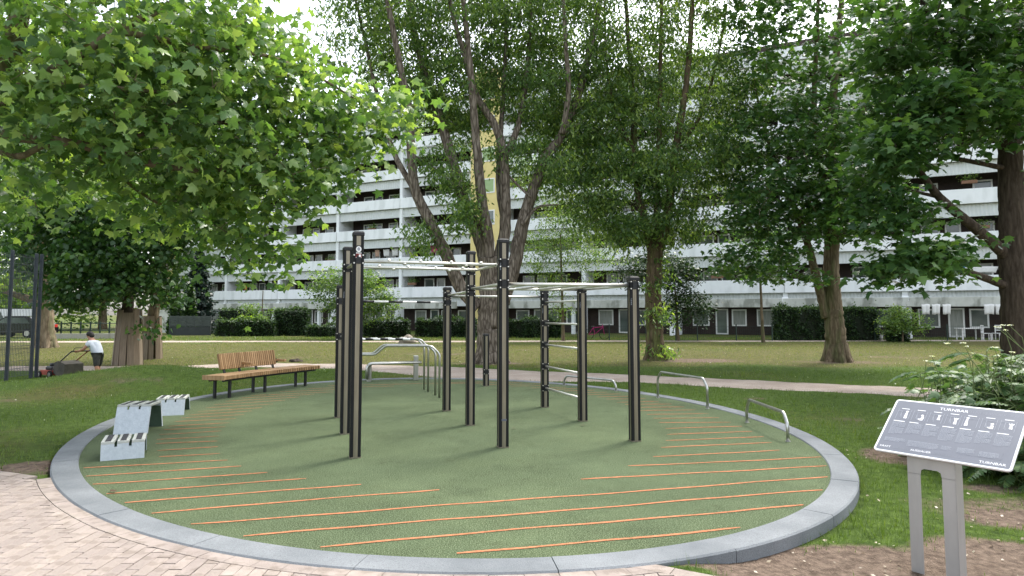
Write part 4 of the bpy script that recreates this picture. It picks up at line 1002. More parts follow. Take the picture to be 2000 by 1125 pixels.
BK['dark'] = barkmat('bark_dark', rgb(54, 47, 40), rgb(84, 75, 65), None, 3.0, .6)
BK['plane'] = barkmat('bark_plane', rgb(98, 86, 70), rgb(138, 124, 104), rgb(112, 112, 84), 1.6, .6)

# ---- the thick multi-stemmed tree in the middle
D = 22.2
def pl(*pts, d=None, dd=0.0): return [at(px, py, (d or D) + dd * i) for i, (px, py) in enumerate(pts)]
b5 = Vector((at(957, 709, D).x, D, gz(at(957, 709, D).x, D)))
tree('multi_stemmed_maple', 'thick grey multi-stemmed tree rising behind the pull-up rig in the middle', 'tree', b5,
     [([b5 - Vector((0, 0, .15)), *pl((957, 690), (956, 650), (957, 600), (960, 545), (955, 500))], .46, .36),
      (pl((935, 600), (900, 562), (868, 490), (836, 425), (812, 375), (803, 300), (800, 230), (780, 120), (760, 20), (745, -60), dd=-.1), .24, .07),
      (pl((950, 520), (938, 470), (908, 395), (880, 300), (862, 240), (845, 190), (815, 90), (800, 0), (790, -80), dd=.15), .25, .06),
      (pl((955, 530), (952, 460), (941, 390), (932, 300), (924, 200), (915, 100), (905, 0), (900, -90), dd=-.15), .22, .05),
      (pl((965, 540), (985, 455), (987, 391), (984, 310), (968, 248), (930, 185), (905, 100), (880, 10), (870, -80)), .22, .05),
      (pl((984, 310), (1003, 270), (1018, 220), (1028, 150), (1035, 60), (1040, -60), dd=.15), .13, .05),
      (pl((980, 590), (1003, 520), (1020, 440), (1036, 385), (1064, 310), (1098, 262), (1130, 185), (1147, 115), (1165, 40), (1180, -60), dd=.12), .27, .07),
      (pl((1098, 262), (1110, 180), (1105, 90), (1100, 0), (1098, -70), dd=-.2), .11, .04),
      (pl((986, 440), (974, 360), (978, 260), (985, 150), (990, 20), (990, -80), dd=.3), .12, .04),
      (pl((1036, 385), (1000, 350), (985, 330)), .05, .03), (pl((1020, 440), (1050, 405), (1090, 400)), .06, .02), (pl((803, 300), (850, 330), (900, 372)), .04, .02),
      (pl((812, 375), (770, 300), (740, 200), (715, 90), (690, -20), dd=.25), .11, .04)],
     [(700, 60, 23.8, 85, 130, 2.2, 110), (790, 60, 23.3, 95, 120, 2.6, 133), (900, 50, 23.3, 110, 130, 3, 163), (1010, 50, 23.8, 110, 140, 3, 178), (1110, 90, 23.8, 110, 150, 2.8, 178),
      (905, 190, 23.3, 95, 60, 2, 89), (1050, 190, 23.3, 80, 70, 2.2, 95), (1120, 260, 23.8, 80, 70, 2, 89), (800, 200, 23.3, 80, 55, 1.8, 46), (900, 250, 23.8, 60, 45, 1.6, 29),
      (1170, 200, 23.8, 80, 120, 2.2, 103), (870, 330, 22, 50, 60, 1.2, 29), (1020, 300, 22.5, 60, 40, 1.2, 23), (905, 410, 21.6, 30, 60, 0.8, 23), (830, 465, 21.8, 35, 35, 0.7, 14), (1080, 340, 22.5, 60, 50, 1.4, 36),
      (900, -130, 23.3, 260, 140, 4.5, 222), (1100, -130, 23.3, 180, 140, 4.5, 148), (740, -110, 23.3, 110, 100, 3.5, 74)],
     'small', LM['silver'], BK['grey'], .145, 56, .27, .55, droop=.7, tilt=.6, flare=.35, shell=.2, tmean=.48, tsd=.25)

# ---- ivy-grown tree right of the middle
D = 23.2
b6 = Vector((at(1281, 702, D).x, D, gz(at(1281, 702, D).x, D)))
tree('ivy_grown_tree', 'slender tree with ivy tufts on its mossy trunk, right of the ladder posts', 'tree', b6,
     [([b6 - Vector((0, 0, .15)), *pl((1280, 690), (1279, 650), (1276, 600), (1277, 545), (1279, 500), (1281, 480))], .30, .26),
      (pl((1279, 510), (1262, 440), (1247, 380), (1240, 300), (1236, 200), (1228, 90), (1220, -40), dd=.1), .18, .06),
      (pl((1282, 500), (1298, 450), (1308, 390), (1318, 300), (1332, 220), (1345, 120), (1352, 0), (1355, -60), dd=-.1), .18, .06),
      (pl((1282, 470), (1284, 380), (1288, 250), (1290, 120), (1293, -40)), .13, .05),
      (pl((1240, 300), (1200, 220), (1185, 120), (1180, 0), dd=.3), .08, .03), (pl((1318, 300), (1370, 220), (1400, 120), (1420, 10), dd=.2), .08, .03)],
     [(1250, 60, 24, 110, 140, 3.0, 133), (1350, 60, 24.5, 110, 150, 3.0, 133), (1230, 230, 24, 80, 120, 2.4, 101), (1330, 230, 24, 90, 110, 2.4, 97), (1200, 350, 23, 75, 65, 2.0, 73), (1300, 340, 22.6, 80, 60, 1.8, 66),
      (1385, 330, 23, 80, 80, 2.0, 73), (1420, 200, 23.5, 70, 110, 2.0, 73), (1175, 450, 23, 70, 45, 1.6, 41), (1240, 440, 22.6, 50, 45, 1.4, 36), (1150, 390, 23.4, 60, 60, 1.6, 36), (1350, 430, 22.8, 55, 35, 1.3, 26), (1310, 440, 22.7, 40, 40, 1.0, 19),
      (1300, -130, 23, 240, 150, 4.5, 182), (1284, 600, 22.9, 18, 55, .3, 7), (1292, 692, 22.9, 18, 10, .3, 4), (1290, 540, 23, 14, 40, .25, 4)],
     'small', LM['silver'], BK['moss'], .145, 54, .27, .5, droop=.6, tilt=.55, flare=.5, shell=.15, tmean=.46, tsd=.32)

# ---- forked maple on the far lawn
D = 22.4
b7 = Vector((at(1635, 706, D).x, D, gz(at(1635, 706, D).x, D)))
tree('forked_maple', 'maple with a low forked trunk and dark dense crown in front of the long hedge', 'tree', b7,
     [([b7 - Vector((0, 0, .15)), *pl((1634, 690), (1632, 660), (1629, 625), (1626, 590), (1624, 540), (1624, 480), (1625, 420), (1622, 340))], .36, .20),
      (pl((1615, 620), (1606, 585), (1594, 540), (1583, 495), (1570, 455), (1555, 410)), .17, .09),
      (pl((1622, 340), (1625, 250), (1630, 150), (1640, 40), (1650, -60), dd=.1), .19, .07), (pl((1624, 400), (1600, 300), (1590, 200), (1595, 80), (1600, -40), dd=-.2), .12, .05),
      (pl((1622, 330), (1680, 230), (1720, 120), (1740, 20), dd=.2), .11, .04), (pl((1555, 410), (1520, 330), (1490, 240), (1470, 140), dd=.2), .09, .03), (pl((1624, 430), (1670, 390), (1720, 370)), .07, .03)],
     [(1520, 110, 22, 90, 140, 2.6, 93), (1620, 90, 22, 110, 140, 2.8, 83), (1560, 280, 21.6, 110, 90, 2.4, 108), (1650, 300, 21.6, 90, 90, 2.2, 88), (1500, 380, 21.6, 80, 65, 2.0, 68), (1590, 400, 21.4, 80, 60, 1.8, 63), (1665, 400, 21.4, 60, 50, 1.6, 39),
      (1720, 250, 22, 70, 110, 2.2, 54), (1460, 450, 21.6, 55, 55, 1.4, 27), (1540, 470, 21.4, 55, 40, 1.2, 24), (1430, 520, 21.6, 45, 28, 1.0, 12), (1500, 530, 21.6, 50, 26, 1.0, 14), (1560, 545, 21.8, 36, 20, .8, 7), (1660, 470, 21.8, 35, 30, .8, 8), (1460, 280, 22, 60, 80, 2.0, 39), (1720, 390, 21.6, 40, 40, 1.2, 13),
      (1465, 40, 22.6, 80, 100, 2.2, 51), (1740, 60, 22.6, 60, 90, 2.0, 25), (1600, -130, 22, 230, 150, 4.5, 108)],
     'maple', LM['maple'], BK['brown'], .17, 21, .26, .35, droop=.45, tilt=.4, flare=.2, shell=.15, tmean=.36, tsd=.22, leafobj=280)

# ---- maple at the right edge
D = 15.5
b8 = Vector((at(1986, 745, D).x, D, gz(at(1986, 745, D).x, D)))
tree('overhanging_maple', 'dark-barked maple at the right edge with long limbs reaching over the lawn', 'tree', b8,
     [([b8 - Vector((0, 0, .15)), *pl((1986, 720), (1983, 650), (1980, 580), (1977, 500), (1975, 420), (1974, 330), (1974, 260))], .30, .24),
      (pl((1974, 270), (1980, 200), (1988, 110), (1992, 0), (1995, -90)), .23, .12),
      (pl((1970, 560), (1930, 545), (1885, 530), (1840, 517), (1800, 500), (1760, 470), dd=-.15), .10, .03),
      (pl((1966, 500), (1925, 462), (1880, 425), (1835, 385), (1800, 340), (1775, 290), (1755, 220), dd=-.2), .14, .04),
      (pl((1970, 330), (1920, 320), (1860, 308), (1800, 297), (1750, 270), dd=-.15), .07, .02),
      (pl((1974, 250), (1938, 185), (1890, 140), (1850, 88), (1822, 50), (1790, -20), dd=-.15), .13, .05),
      (pl((1938, 185), (1930, 120), (1925, 40), (1920, -60), dd=.1), .09, .04), (pl((1976, 420), (2040, 330), (2110, 260), (2180, 200)), .15, .05), (pl((1835, 385), (1790, 375), (1740, 362)), .05, .02)],
     [(1760, 60, 14.6, 95, 110, 2.2, 66), (1880, 60, 14.8, 110, 110, 2.2, 79), (1960, 110, 14.6, 80, 120, 2.0, 52), (1780, 210, 14.4, 85, 80, 1.7, 54), (1870, 200, 14.4, 80, 60, 1.6, 39), (1720, 300, 14.4, 60, 60, 1.4, 29), (1780, 300, 14.2, 50, 36, 1.1, 15),
      (1760, 420, 14.4, 55, 50, 1.1, 24), (1720, 390, 14.6, 45, 40, 1.0, 14), (1790, 500, 14.3, 65, 30, .9, 26), (1830, 490, 14.4, 45, 24, .8, 7), (1750, 530, 14.3, 50, 24, .8, 15), (1840, 545, 14.4, 25, 12, .5, 3), (1890, 470, 14.6, 24, 12, .4, 2), (1965, 240, 14.4, 50, 50, 1.2, 19), (1890, 285, 14.4, 30, 16, .6, 3),
      (2080, 150, 15, 120, 200, 3.0, 39), (1900, -140, 15, 240, 140, 3.5, 61)],
     'maple', LM['maple'], BK['dark'], .185, 22, .27, .35, droop=.4, tilt=.42, flare=.4, shell=.1, tmean=.36, tsd=.24, leafobj=300)

# ---- plane tree whose limbs hang in from the left
D = 8.5
bP = Vector((-9.3, 9.6, gz(-9.3, 9.6)))
trunkP = [bP - Vector((0, 0, .2)), bP + Vector((0, 0, 1.2)), bP + Vector((.1, -.1, 2.6)), bP + Vector((.25, -.2, 3.6))]
jP = trunkP[-1]
tree('plane_tree', 'plane tree with big lobed leaves hanging in from the upper left', 'tree', bP,
     [(trunkP, .42, .34),
      ([jP, at(-70, 260, 8.6), at(-15, 220, 8.4), at(8, 150, 8.2), at(30, 60, 8.0), at(52, -30, 8.0), at(80, -150, 8.2)], .17, .08),
      ([jP, at(-90, 240, 8.5), at(0, 187, 8.0), at(60, 165, 7.8), at(135, 118, 7.6), at(230, 60, 7.8), at(330, 10, 8.2), at(420, -40, 8.6)], .10, .03),
      ([jP + Vector((0, 0, -.3)), at(-80, 265, 8.6), at(0, 264, 8.3), at(100, 275, 8.2), at(200, 292, 8.4), at(320, 325, 8.8), at(440, 332, 9.3), at(540, 300, 9.8)], .10, .022),
      ([at(-80, 300, 8.5), at(-20, 290, 8.4), at(38, 305, 8.2), at(90, 285, 8.2), at(170, 290, 8.6), at(280, 380, 9.4), at(380, 430, 10.0)], .055, .016),
      ([at(230, 60, 7.8), at(380, 90, 8.4), at(520, 110, 9.2), at(620, 150, 10), at(720, 210, 10.6)], .045, .014),
      ([at(200, 292, 8.4), at(330, 250, 8.8), at(470, 240, 9.6), at(590, 260, 10.2), at(680, 270, 10.6)], .04, .012),
      ([at(60, 165, 7.8), at(200, 170, 7.8), at(330, 180, 8.4), at(450, 170, 9)], .04, .012)],
     [(90, 60, 8.0, 130, 90, 1.2, 46), (250, 60, 8.2, 130, 90, 1.4, 52), (400, 60, 8.8, 110, 90, 1.6, 46), (510, 80, 9.4, 70, 80, 1.4, 35), (80, 210, 7.8, 110, 80, 1.0, 42), (230, 190, 8.0, 130, 80, 1.2, 47), (380, 190, 8.8, 120, 80, 1.4, 50), (510, 200, 9.6, 80, 60, 1.4, 42), (585, 150, 9.9, 40, 50, 1.0, 16),
      (620, 220, 10.2, 70, 40, 1.0, 26), (710, 215, 10.6, 70, 34, .8, 23), (785, 200, 10.8, 45, 34, .6, 11), (690, 285, 10.5, 60, 40, .8, 18), (620, 300, 10.3, 55, 50, .9, 21), (760, 255, 10.6, 40, 24, .6, 7),
      (320, 310, 9.0, 130, 60, 1.3, 57), (460, 320, 9.6, 100, 60, 1.3, 47), (560, 370, 10, 60, 45, 1.0, 23), (640, 345, 10.2, 40, 25, .7, 8), (120, 330, 9.0, 130, 50, 1.2, 35), (300, 400, 9.8, 110, 45, 1.1, 33), (430, 410, 10, 80, 50, 1.0, 29), (480, 470, 10.2, 55, 40, .7, 17), (545, 500, 10.3, 32, 36, .5, 9), (470, 520, 10.2, 34, 22, .4, 5),
      (20, 400, 9.4, 80, 40, 1.2, 14), (150, 120, 11.5, 200, 120, 1.8, 63), (400, 150, 12.5, 180, 120, 1.8, 63), (330, 330, 12.5, 200, 90, 1.6, 63), (120, 290, 12, 180, 80, 1.6, 42), (-120, 120, 8.5, 130, 200, 2.0, 52), (250, -130, 8.5, 330, 130, 2.4, 52), (-300, -50, 9, 250, 250, 3, 25)],
     'plane', LM['plane'], BK['plane'], .126, 13, .26, .8, droop=.6, tilt=.7, flare=.4, shell=.05, twig_r=.008, tmean=.52, tsd=.30, leafobj=300, rootflare=False)

# ---- lime tree inside a plank guard, and its neighbour
def plank_guard(name, label, c, rb, rt, h, n, seed):
    o = empty(name, c, label, 'tree guard', 'plank guards around trunks'); rs = random.Random(seed)
    for i in range(n):
        a = 2 * math.pi * (i + rs.uniform(-.15, .15)) / n; hh = h * rs.choice((1, 1, .97, .93, .72))
        wd = 2 * rb * math.sin(math.pi / n) * rs.uniform(.78, .97); d0 = Vector((math.cos(a), math.sin(a), 0)); tl = (rt - rb) * hh / h
        MB().bar(c + d0 * rb + Vector((0, 0, -.05)), c + d0 * (rb + tl) + Vector((0, 0, hh)), wd, .04, up=d0).build('plank', M['plank'], o)
    for z in (h * .35, h * .8):
        r_ = rb + (rt - rb) * z / h - .045
        MB().tube([c + Vector((math.cos(a) * r_, math.sin(a) * r_, z)) for a in np.linspace(0, 2 * math.pi, 17)], .012, 5, cap=False).build('hoop', M['black'], o)
c1 = Vector((at(250, 700, 23.0).x, 23.0, 0)); c1.z = gz(c1.x, c1.y); c2 = Vector((at(293, 700, 26.0).x, 26.0, 0)); c2.z = gz(c2.x, c2.y)
plank_guard('plank_guard', 'grey plank guard around the trunk behind the mowing person, the nearer of two', c1, .46, .34, 1.92, 13, 3)
plank_guard('plank_guard', 'paler plank guard around the trunk just behind and right of the nearer one', c2, .42, .33, 1.66, 13, 5)
D = 23.0
tree('lime_tree', 'dense dark lime tree with drooping foliage rising from the nearer plank guard', 'tree', c1,
     [([c1 - Vector((0, 0, .15)), c1 + Vector((0, 0, .8)), *pl((250, 610), (249, 560), (246, 500), (240, 420), (232, 330))], .20, .15),
      (pl((248, 560), (225, 500), (190, 440), (150, 390)), .08, .03), (pl((247, 540), (275, 480), (310, 420), (350, 370)), .08, .03), (pl((232, 330), (235, 220), (240, 100), (245, -20)), .14, .05), (pl((240, 420), (180, 330), (120, 260)), .07, .03), (pl((236, 380), (300, 300), (370, 230)), .07, .03)],
     [(110, 400, 22.6, 90, 80, 2.2, 90), (200, 400, 22.2, 90, 80, 2.2, 100), (300, 400, 22.4, 90, 75, 2.2, 95), (380, 430, 22.8, 60, 60, 1.6, 42), (120, 500, 22.4, 70, 50, 1.8, 60), (210, 510, 21.9, 80, 50, 1.6, 70), (300, 500, 22.2, 70, 50, 1.6, 56), (175, 565, 22.0, 60, 28, 1.3, 30), (260, 560, 21.8, 60, 30, 1.2, 30), (320, 560, 22.4, 35, 35, 1.0, 16), (140, 590, 22.2, 40, 14, .9, 8), (390, 350, 23, 60, 60, 1.8, 36), (55, 440, 22.6, 55, 60, 1.8, 36), (85, 575, 22.2, 20, 16, .5, 4),
      (200, 250, 23, 180, 90, 3.0, 110), (350, 250, 23.5, 100, 80, 2.4, 50), (60, 300, 23, 90, 80, 2.4, 50), (240, 80, 23, 220, 130, 3.5, 110), (290, 640, 22.6, 14, 14, .3, 3)],
     'heart', LM['dark'], BK['dark'], .15, 26, .30, .45, droop=.8, tilt=.5, flare=.1, shell=.2, tmean=.42, tsd=.22, leafobj=250, rootflare=False)
D = 26.0
tree('leaning_tree', 'tree leaning up to the right from the paler plank guard', 'tree', c2,
     [([c2 - Vector((0, 0, .15)), c2 + Vector((0, 0, 1.0)), *pl((300, 610), (312, 560), (325, 500), (345, 430), (370, 350))], .24, .13), (pl((325, 500), (330, 400), (335, 300), (330, 180)), .12, .05), (pl((370, 350), (420, 260), (450, 170)), .09, .04)],
     [(340, 330, 26, 90, 80, 2.5, 60), (430, 250, 26, 90, 90, 2.5, 60), (340, 200, 26, 110, 90, 2.5, 60), (470, 340, 26.5, 60, 60, 2, 30), (400, 430, 26, 60, 50, 1.8, 24)],
     'heart', LM['silver'], BK['brown'], .15, 22, .34, .5, droop=.6, flare=.1, shell=.2, tmean=.55, rootflare=False)
# ---- old plane trunk behind the court fence
D = 33.0
cT = Vector((at(88, 680, D).x, D, 0)); cT.z = gz(cT.x, cT.y)
tree('old_plane_tree', 'thick flaking plane trunk with a low limb beside the sports court fence', 'tree', cT,
     [([cT - Vector((0, 0, .2)), *pl((90, 672), (88, 640), (87, 600), (85, 560), (80, 500), (70, 420))], .44, .34), (pl((78, 595), (45, 580), (15, 570), (-40, 548), (-90, 500)), .19, .10), (pl((92, 580), (110, 540), (135, 480), (160, 400)), .18, .07), (pl((80, 500), (40, 430), (10, 350), (-20, 260)), .15, .06), (pl((70, 420), (75, 320), (85, 200)), .22, .08)],
     [(60, 360, 33, 130, 110, 4, 120), (-20, 460, 33, 80, 70, 3, 40), (150, 330, 33, 100, 110, 3.5, 80), (20, 540, 32, 60, 30, 2, 14), (110, 180, 33, 200, 130, 5, 110)],
     'heart', LM['silver'], BK['plane'], .21, 24, .42, .5, droop=.6, flare=.25, shell=.2, tmean=.5)
# ---- trees and shrubs in the distance at the left, and in front of the building
def simple_tree(name, label, px, py, d, h, blobs, kind, mat, size, per, cr, r0=.14, bark='brown', group=None, **kw):
    c = at(px, py, d); c = Vector((c.x, d, gz(c.x, d))); top = at(px, py, d); tp = c + Vector((random.uniform(-.2, .2), 0, h))
    return tree(name, label, 'tree', c, [([c - Vector((0, 0, .1)), c.lerp(tp, .4), tp], r0, r0 * .5)], blobs, kind, mat, BK[bark], size, per, cr, group=group, rootflare=False, flare=.2, **kw)
simple_tree('background_tree', 'sunlit yellow-green tree seen through the sports court fence', 15, 640, 62, 5, [(10, 590, 62, 60, 45, 4, 90), (60, 570, 62, 40, 50, 4, 60), (-60, 570, 62, 60, 60, 4, 50)], 'heart', LM['bright'], .34, 26, .6, .25, tmean=.75)
simple_tree('background_tree', 'tall distant tree behind the leaning tree at the left of the building', 200, 645, 70, 9, [(150, 560, 70, 90, 80, 5, 120), (230, 480, 72, 90, 110, 5, 120), (120, 440, 72, 110, 120, 5, 120), (300, 560, 74, 40, 50, 3, 24), (10, 420, 74, 110, 140, 5, 110), (200, 320, 74, 150, 120, 6, 120)], 'heart', LM['silver'], .36, 26, .75, .4, tmean=.6)
simple_tree('round_shrub_tree', 'round light green shrub tree in front of the white balconies, left of the rig', 700, 650, 43, 3.2, [(650, 565, 43, 50, 42, 1.6, 90), (720, 570, 43, 48, 45, 1.6, 90), (685, 545, 43, 48, 34, 1.4, 50), (740, 600, 43, 34, 26, 1.0, 30), (690, 615, 43, 60, 28, 1.2, 36)], 'oval', LM['silver'], .16, 36, .28, .08, tmean=.42, tsd=.25, shell=.3)
D = 40.0
simple_tree('feathery_young_tree', 'feathery young tree with airy foliage behind the horizontal ladder', 1100, 655, 40, 6.5, [(1060, 490, 39.5, 60, 50, 2, 85), (1120, 470, 39.5, 70, 60, 2, 110), (1100, 400, 40, 70, 60, 2, 100), (1040, 330, 40, 60, 60, 2, 70), (1170, 520, 39.8, 50, 40, 1.6, 36), (1080, 555, 39.6, 50, 32, 1.4, 28), (1100, 610, 39.6, 26, 20, .8, 9), (1140, 330, 40, 60, 60, 2, 36)], 'small', LM['silver'], .15, 30, .30, .10, tmean=.5, tsd=.25, shell=.1)
simple_tree('small_understorey_tree', 'thin-stemmed small tree left of the forked maple by the ground-floor gardens', 1490, 655, 38, 4.5, [(1470, 520, 37.6, 60, 30, 1.5, 32), (1510, 480, 37.8, 60, 40, 1.6, 30), (1450, 470, 38, 50, 40, 1.5, 22)], 'maple', LM['maple'], .17, 22, .3, .10, tmean=.4, shell=.1)
simple_tree('dark_garden_shrub', 'dark bushy shrub tree behind the ivy-grown trunk', 1325, 655, 40, 3.5, [(1330, 545, 40, 40, 42, 1.4, 70), (1290, 520, 40, 45, 40, 1.5, 60), (1350, 600, 40, 36, 36, 1.2, 50), (1245, 530, 40.5, 40, 40, 1.4, 40), (1310, 610, 40, 26, 32, .9, 24)], 'oval', LM['hedge'], .17, 34, .30, .09, tmean=.45, shell=.25)
simple_tree('leafy_garden_shrub', 'light green shrub beside the garden gate, right of the long hedge', 1762, 655, 38.6, 1.6, [(1755, 620, 38.6, 34, 26, .9, 50), (1785, 632, 38.5, 26, 20, .8, 26), (1740, 640, 38.5, 28, 14, .8, 20)], 'oval', LM['silver'], .13, 34, .2, .05, tmean=.55, shell=.2)
simple_tree('rose_bush', 'loose climbing shrub between the two clipped hedges at the left', 510, 650, 51, 3.4, [(512, 605, 51, 26, 16, .8, 14), (535, 620, 51, 22, 14, .7, 12), (490, 600, 51, 16, 10, .5, 6)], 'oval', LM['silver'], .17, 24, .28, .06, tmean=.55, shell=.1)
def conifer(name, label, px, py, d, top_py, wpx, mat, n):
    c = at(px, py, d); c = Vector((c.x, d, gz(c.x, d))); h = at(px, top_py, d).z - c.z; wr = wpx * d / F_PX / 2
    o = empty(name, c, label, 'tree'); MB().tube([c - Vector((0, 0, .1)), c + Vector((0, 0, h * .5)), c + Vector((0, 0, h))], [.13, .08, .02], 8).build('trunk', BK['dark'], o)
    z = rng.uniform(.03, 1, n) ** 1.2; prof = np.clip(1.15 * (1 - z) ** .75, .06, 1) * (.78 + .22 * np.sin(z * 55)); r = wr * prof * rng.uniform(.55, 1.05, n); a = rng.uniform(0, 2 * np.pi, n)
    pos = np.stack([c.x + r * np.cos(a), c.y + r * np.sin(a), c.z + z * h], 1); out = np.stack([np.cos(a), np.sin(a), np.full(n, .1)], 1)
    k = link('crown', leaf_mesh('crown', pos, leaf_frames(n, .25, tilt=.8, outward=out), rng.uniform(.18, .34, n), 'oval', mat, np.clip(rng.normal(.5, .22, n), 0, 1)), o); k['kind'] = 'stuff'
conifer('spruce', 'blue-grey conifer against the left end of the white building', 385, 650, 55, 488, 75, LM['conifer'], 9000)
conifer('cypress', 'leftmost small dark cypress behind the grey garden screen', 341, 650, 53, 560, 26, LM['hedge'], 2600)
conifer('cypress', 'right-hand small dark cypress behind the grey garden screen', 370, 650, 53, 560, 28, LM['hedge'], 2600)

# ---- hedges
def hedge(label, p0, p1, h, th, n, size=.13, mat='hedge', rough=.10, tmean=.45):
    p0 = Vector(p0); p1 = Vector(p1); d = (p1 - p0); L_ = d.length; d.normalize(); nn = Vector((-d.y, d.x, 0)); c = (p0 + p1) / 2; z0 = gz(c.x, c.y)
    o = empty('hedge', (c.x, c.y, z0), label, 'hedge', 'hedges along the gardens'); mb = MB()
    Mx = Matrix(((d.x, nn.x, 0, c.x), (d.y, nn.y, 0, c.y), (0, 0, 1, z0), (0, 0, 0, 1)))
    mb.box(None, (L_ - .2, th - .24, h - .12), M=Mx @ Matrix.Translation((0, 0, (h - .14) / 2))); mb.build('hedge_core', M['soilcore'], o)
    areas = np.array([L_ * h, L_ * h * .35, L_ * th, th * h, th * h]); pick = rng.choice(5, n, p=areas / areas.sum())
    u = rng.uniform(-.5, .5, n); v = rng.uniform(0, 1, n); dep = np.abs(rng.normal(0, rough, n))
    x = np.where(pick < 3, u * L_, np.where(pick == 3, -L_ / 2 + dep, L_ / 2 - dep)); y = np.where(pick == 0, -th / 2 + dep, np.where(pick == 1, th / 2 - dep, u * th)); 
    y = np.where(pick >= 2, rng.uniform(-.5, .5, n) * th, y); z = np.where(pick == 2, h - dep * .8 + rng.normal(0, .03, n), v * h)
    dep = np.where(rng.uniform(0, 1, n) < .12, -np.abs(rng.normal(0, .14, n)), dep); z = np.where(pick == 2, h - dep * .8, z); lump = .10 * np.sin(x * 1.7 + 1) + .08 * np.sin(x * 4.3 + z * 3) + .05 * np.sin(x * 9); y = y + np.where(pick == 0, -lump, 0); z = z + np.where(pick == 2, lump, 0)
    out = np.where((pick == 0)[:, None], [0, -1, .2], np.where((pick == 1)[:, None], [0, 1, .2], np.where((pick == 2)[:, None], [0, 0, 1], np.where((pick == 3)[:, None], [-1, 0, .2], [1, 0, .2]))))
    Rm = np.array([[d.x, nn.x, 0], [d.y, nn.y, 0], [0, 0, 1]]); pos = np.stack([x, y, z], 1) @ Rm.T + np.array([c.x, c.y, z0]); out = out @ Rm.T
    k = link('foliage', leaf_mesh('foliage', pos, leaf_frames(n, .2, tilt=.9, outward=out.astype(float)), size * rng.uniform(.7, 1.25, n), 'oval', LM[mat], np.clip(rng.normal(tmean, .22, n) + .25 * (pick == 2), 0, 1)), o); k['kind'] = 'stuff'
def gl(px, d): return Vector(((px - 1000) / F_PX * d, d, 0))
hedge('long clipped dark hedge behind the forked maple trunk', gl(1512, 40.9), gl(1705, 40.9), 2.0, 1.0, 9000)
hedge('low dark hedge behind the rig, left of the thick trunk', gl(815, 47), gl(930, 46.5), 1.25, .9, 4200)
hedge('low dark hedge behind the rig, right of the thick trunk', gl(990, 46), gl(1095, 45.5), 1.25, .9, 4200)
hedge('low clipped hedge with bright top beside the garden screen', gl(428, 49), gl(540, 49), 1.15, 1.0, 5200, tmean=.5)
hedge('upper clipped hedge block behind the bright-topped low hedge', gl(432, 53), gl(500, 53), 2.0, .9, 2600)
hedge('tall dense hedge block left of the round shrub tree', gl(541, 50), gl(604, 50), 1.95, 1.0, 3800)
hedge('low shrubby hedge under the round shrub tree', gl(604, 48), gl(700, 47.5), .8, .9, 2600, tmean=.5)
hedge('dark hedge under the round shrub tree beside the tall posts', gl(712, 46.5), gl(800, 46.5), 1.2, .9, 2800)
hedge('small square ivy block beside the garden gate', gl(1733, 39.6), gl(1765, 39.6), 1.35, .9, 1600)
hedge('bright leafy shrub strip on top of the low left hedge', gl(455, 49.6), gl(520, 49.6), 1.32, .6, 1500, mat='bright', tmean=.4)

# ================================================================= person mowing
def skinned(name, verts, edges, radii, root, mat, parent, origin, sub=2, extra=None):
    me_ = bpy.data.meshes.new(name); me_.from_pydata([tuple(Vector(v)) for v in verts], edges, [])
    o = bpy.data.objects.new(name, me_); COL.objects.link(o)
    o.modifiers.new('skin', 'SKIN'); sb = o.modifiers.new('sub', 'SUBSURF'); sb.levels = sub; sb.render_levels = sub
    for i, r_ in enumerate(radii):
        sv = me_.skin_vertices[0].data[i]; sv.radius = (r_, r_) if not hasattr(r_, '__len__') else r_; sv.use_root = (i == root)
    dg = bpy.context.evaluated_depsgraph_get(); em = bpy.data.meshes.new_from_object(o.evaluated_get(dg)); bpy.data.objects.remove(o)
    if extra is not None:
        b_ = bmesh.new(); b_.from_mesh(em); t_ = extra.mesh('x', None); b_.from_mesh(t_); b_.to_mesh(em); b_.free()
    em.materials.clear(); em.materials.append(mat); em.polygons.foreach_set('use_smooth', np.ones(len(em.polygons), bool)); em.name = name
    return link(name, em, parent, Matrix.Translation(origin) @ Matrix.Rotation(HEAD, 4, 'Z'))
pz = Vector((-11.3, 18.3, 0)); pz.z = gz(pz.x, pz.y)
hd_ = Vector((-.86, .51, 0)).normalized(); HEAD = math.atan2(hd_.y, hd_.x) - math.pi + .35
person = empty('person', pz, 'person in white T-shirt and dark shorts bending forward to push a lawn mower', 'person')
V = [(0, 0, .88), (-.09, 0, 1.02), (-.17, 0, 1.14), (-.225, 0, 1.235), (-.275, 0, 1.33), (-.30, 0, 1.42),
     (-.17, .15, 1.155), (-.27, .215, .99), (-.42, .20, .945), (-.475, .19, .935), (-.17, -.15, 1.155), (-.27, -.215, .99), (-.42, -.20, .945), (-.475, -.19, .935),
     (0.0, .09, .82), (-.09, .11, .47), (.03, .11, .09), (-.10, .12, .035), (0.02, -.09, .82), (.07, -.11, .47), (.24, -.11, .13), (.14, -.12, .035), (-.375, 0, 1.345)]
Ed = [(0, 1), (1, 2), (2, 3), (3, 4), (4, 5), (2, 6), (6, 7), (7, 8), (8, 9), (2, 10), (10, 11), (11, 12), (12, 13), (0, 14), (14, 15), (15, 16), (16, 17), (0, 18), (18, 19), (19, 20), (20, 21), (4, 22)]
Rr = [.085, .085, .10, .052, .088, .07, .055, .042, .028, .034, .055, .042, .028, .034, .065, .054, .04, .035, .065, .054, .04, .035, .016]
fing = MB()
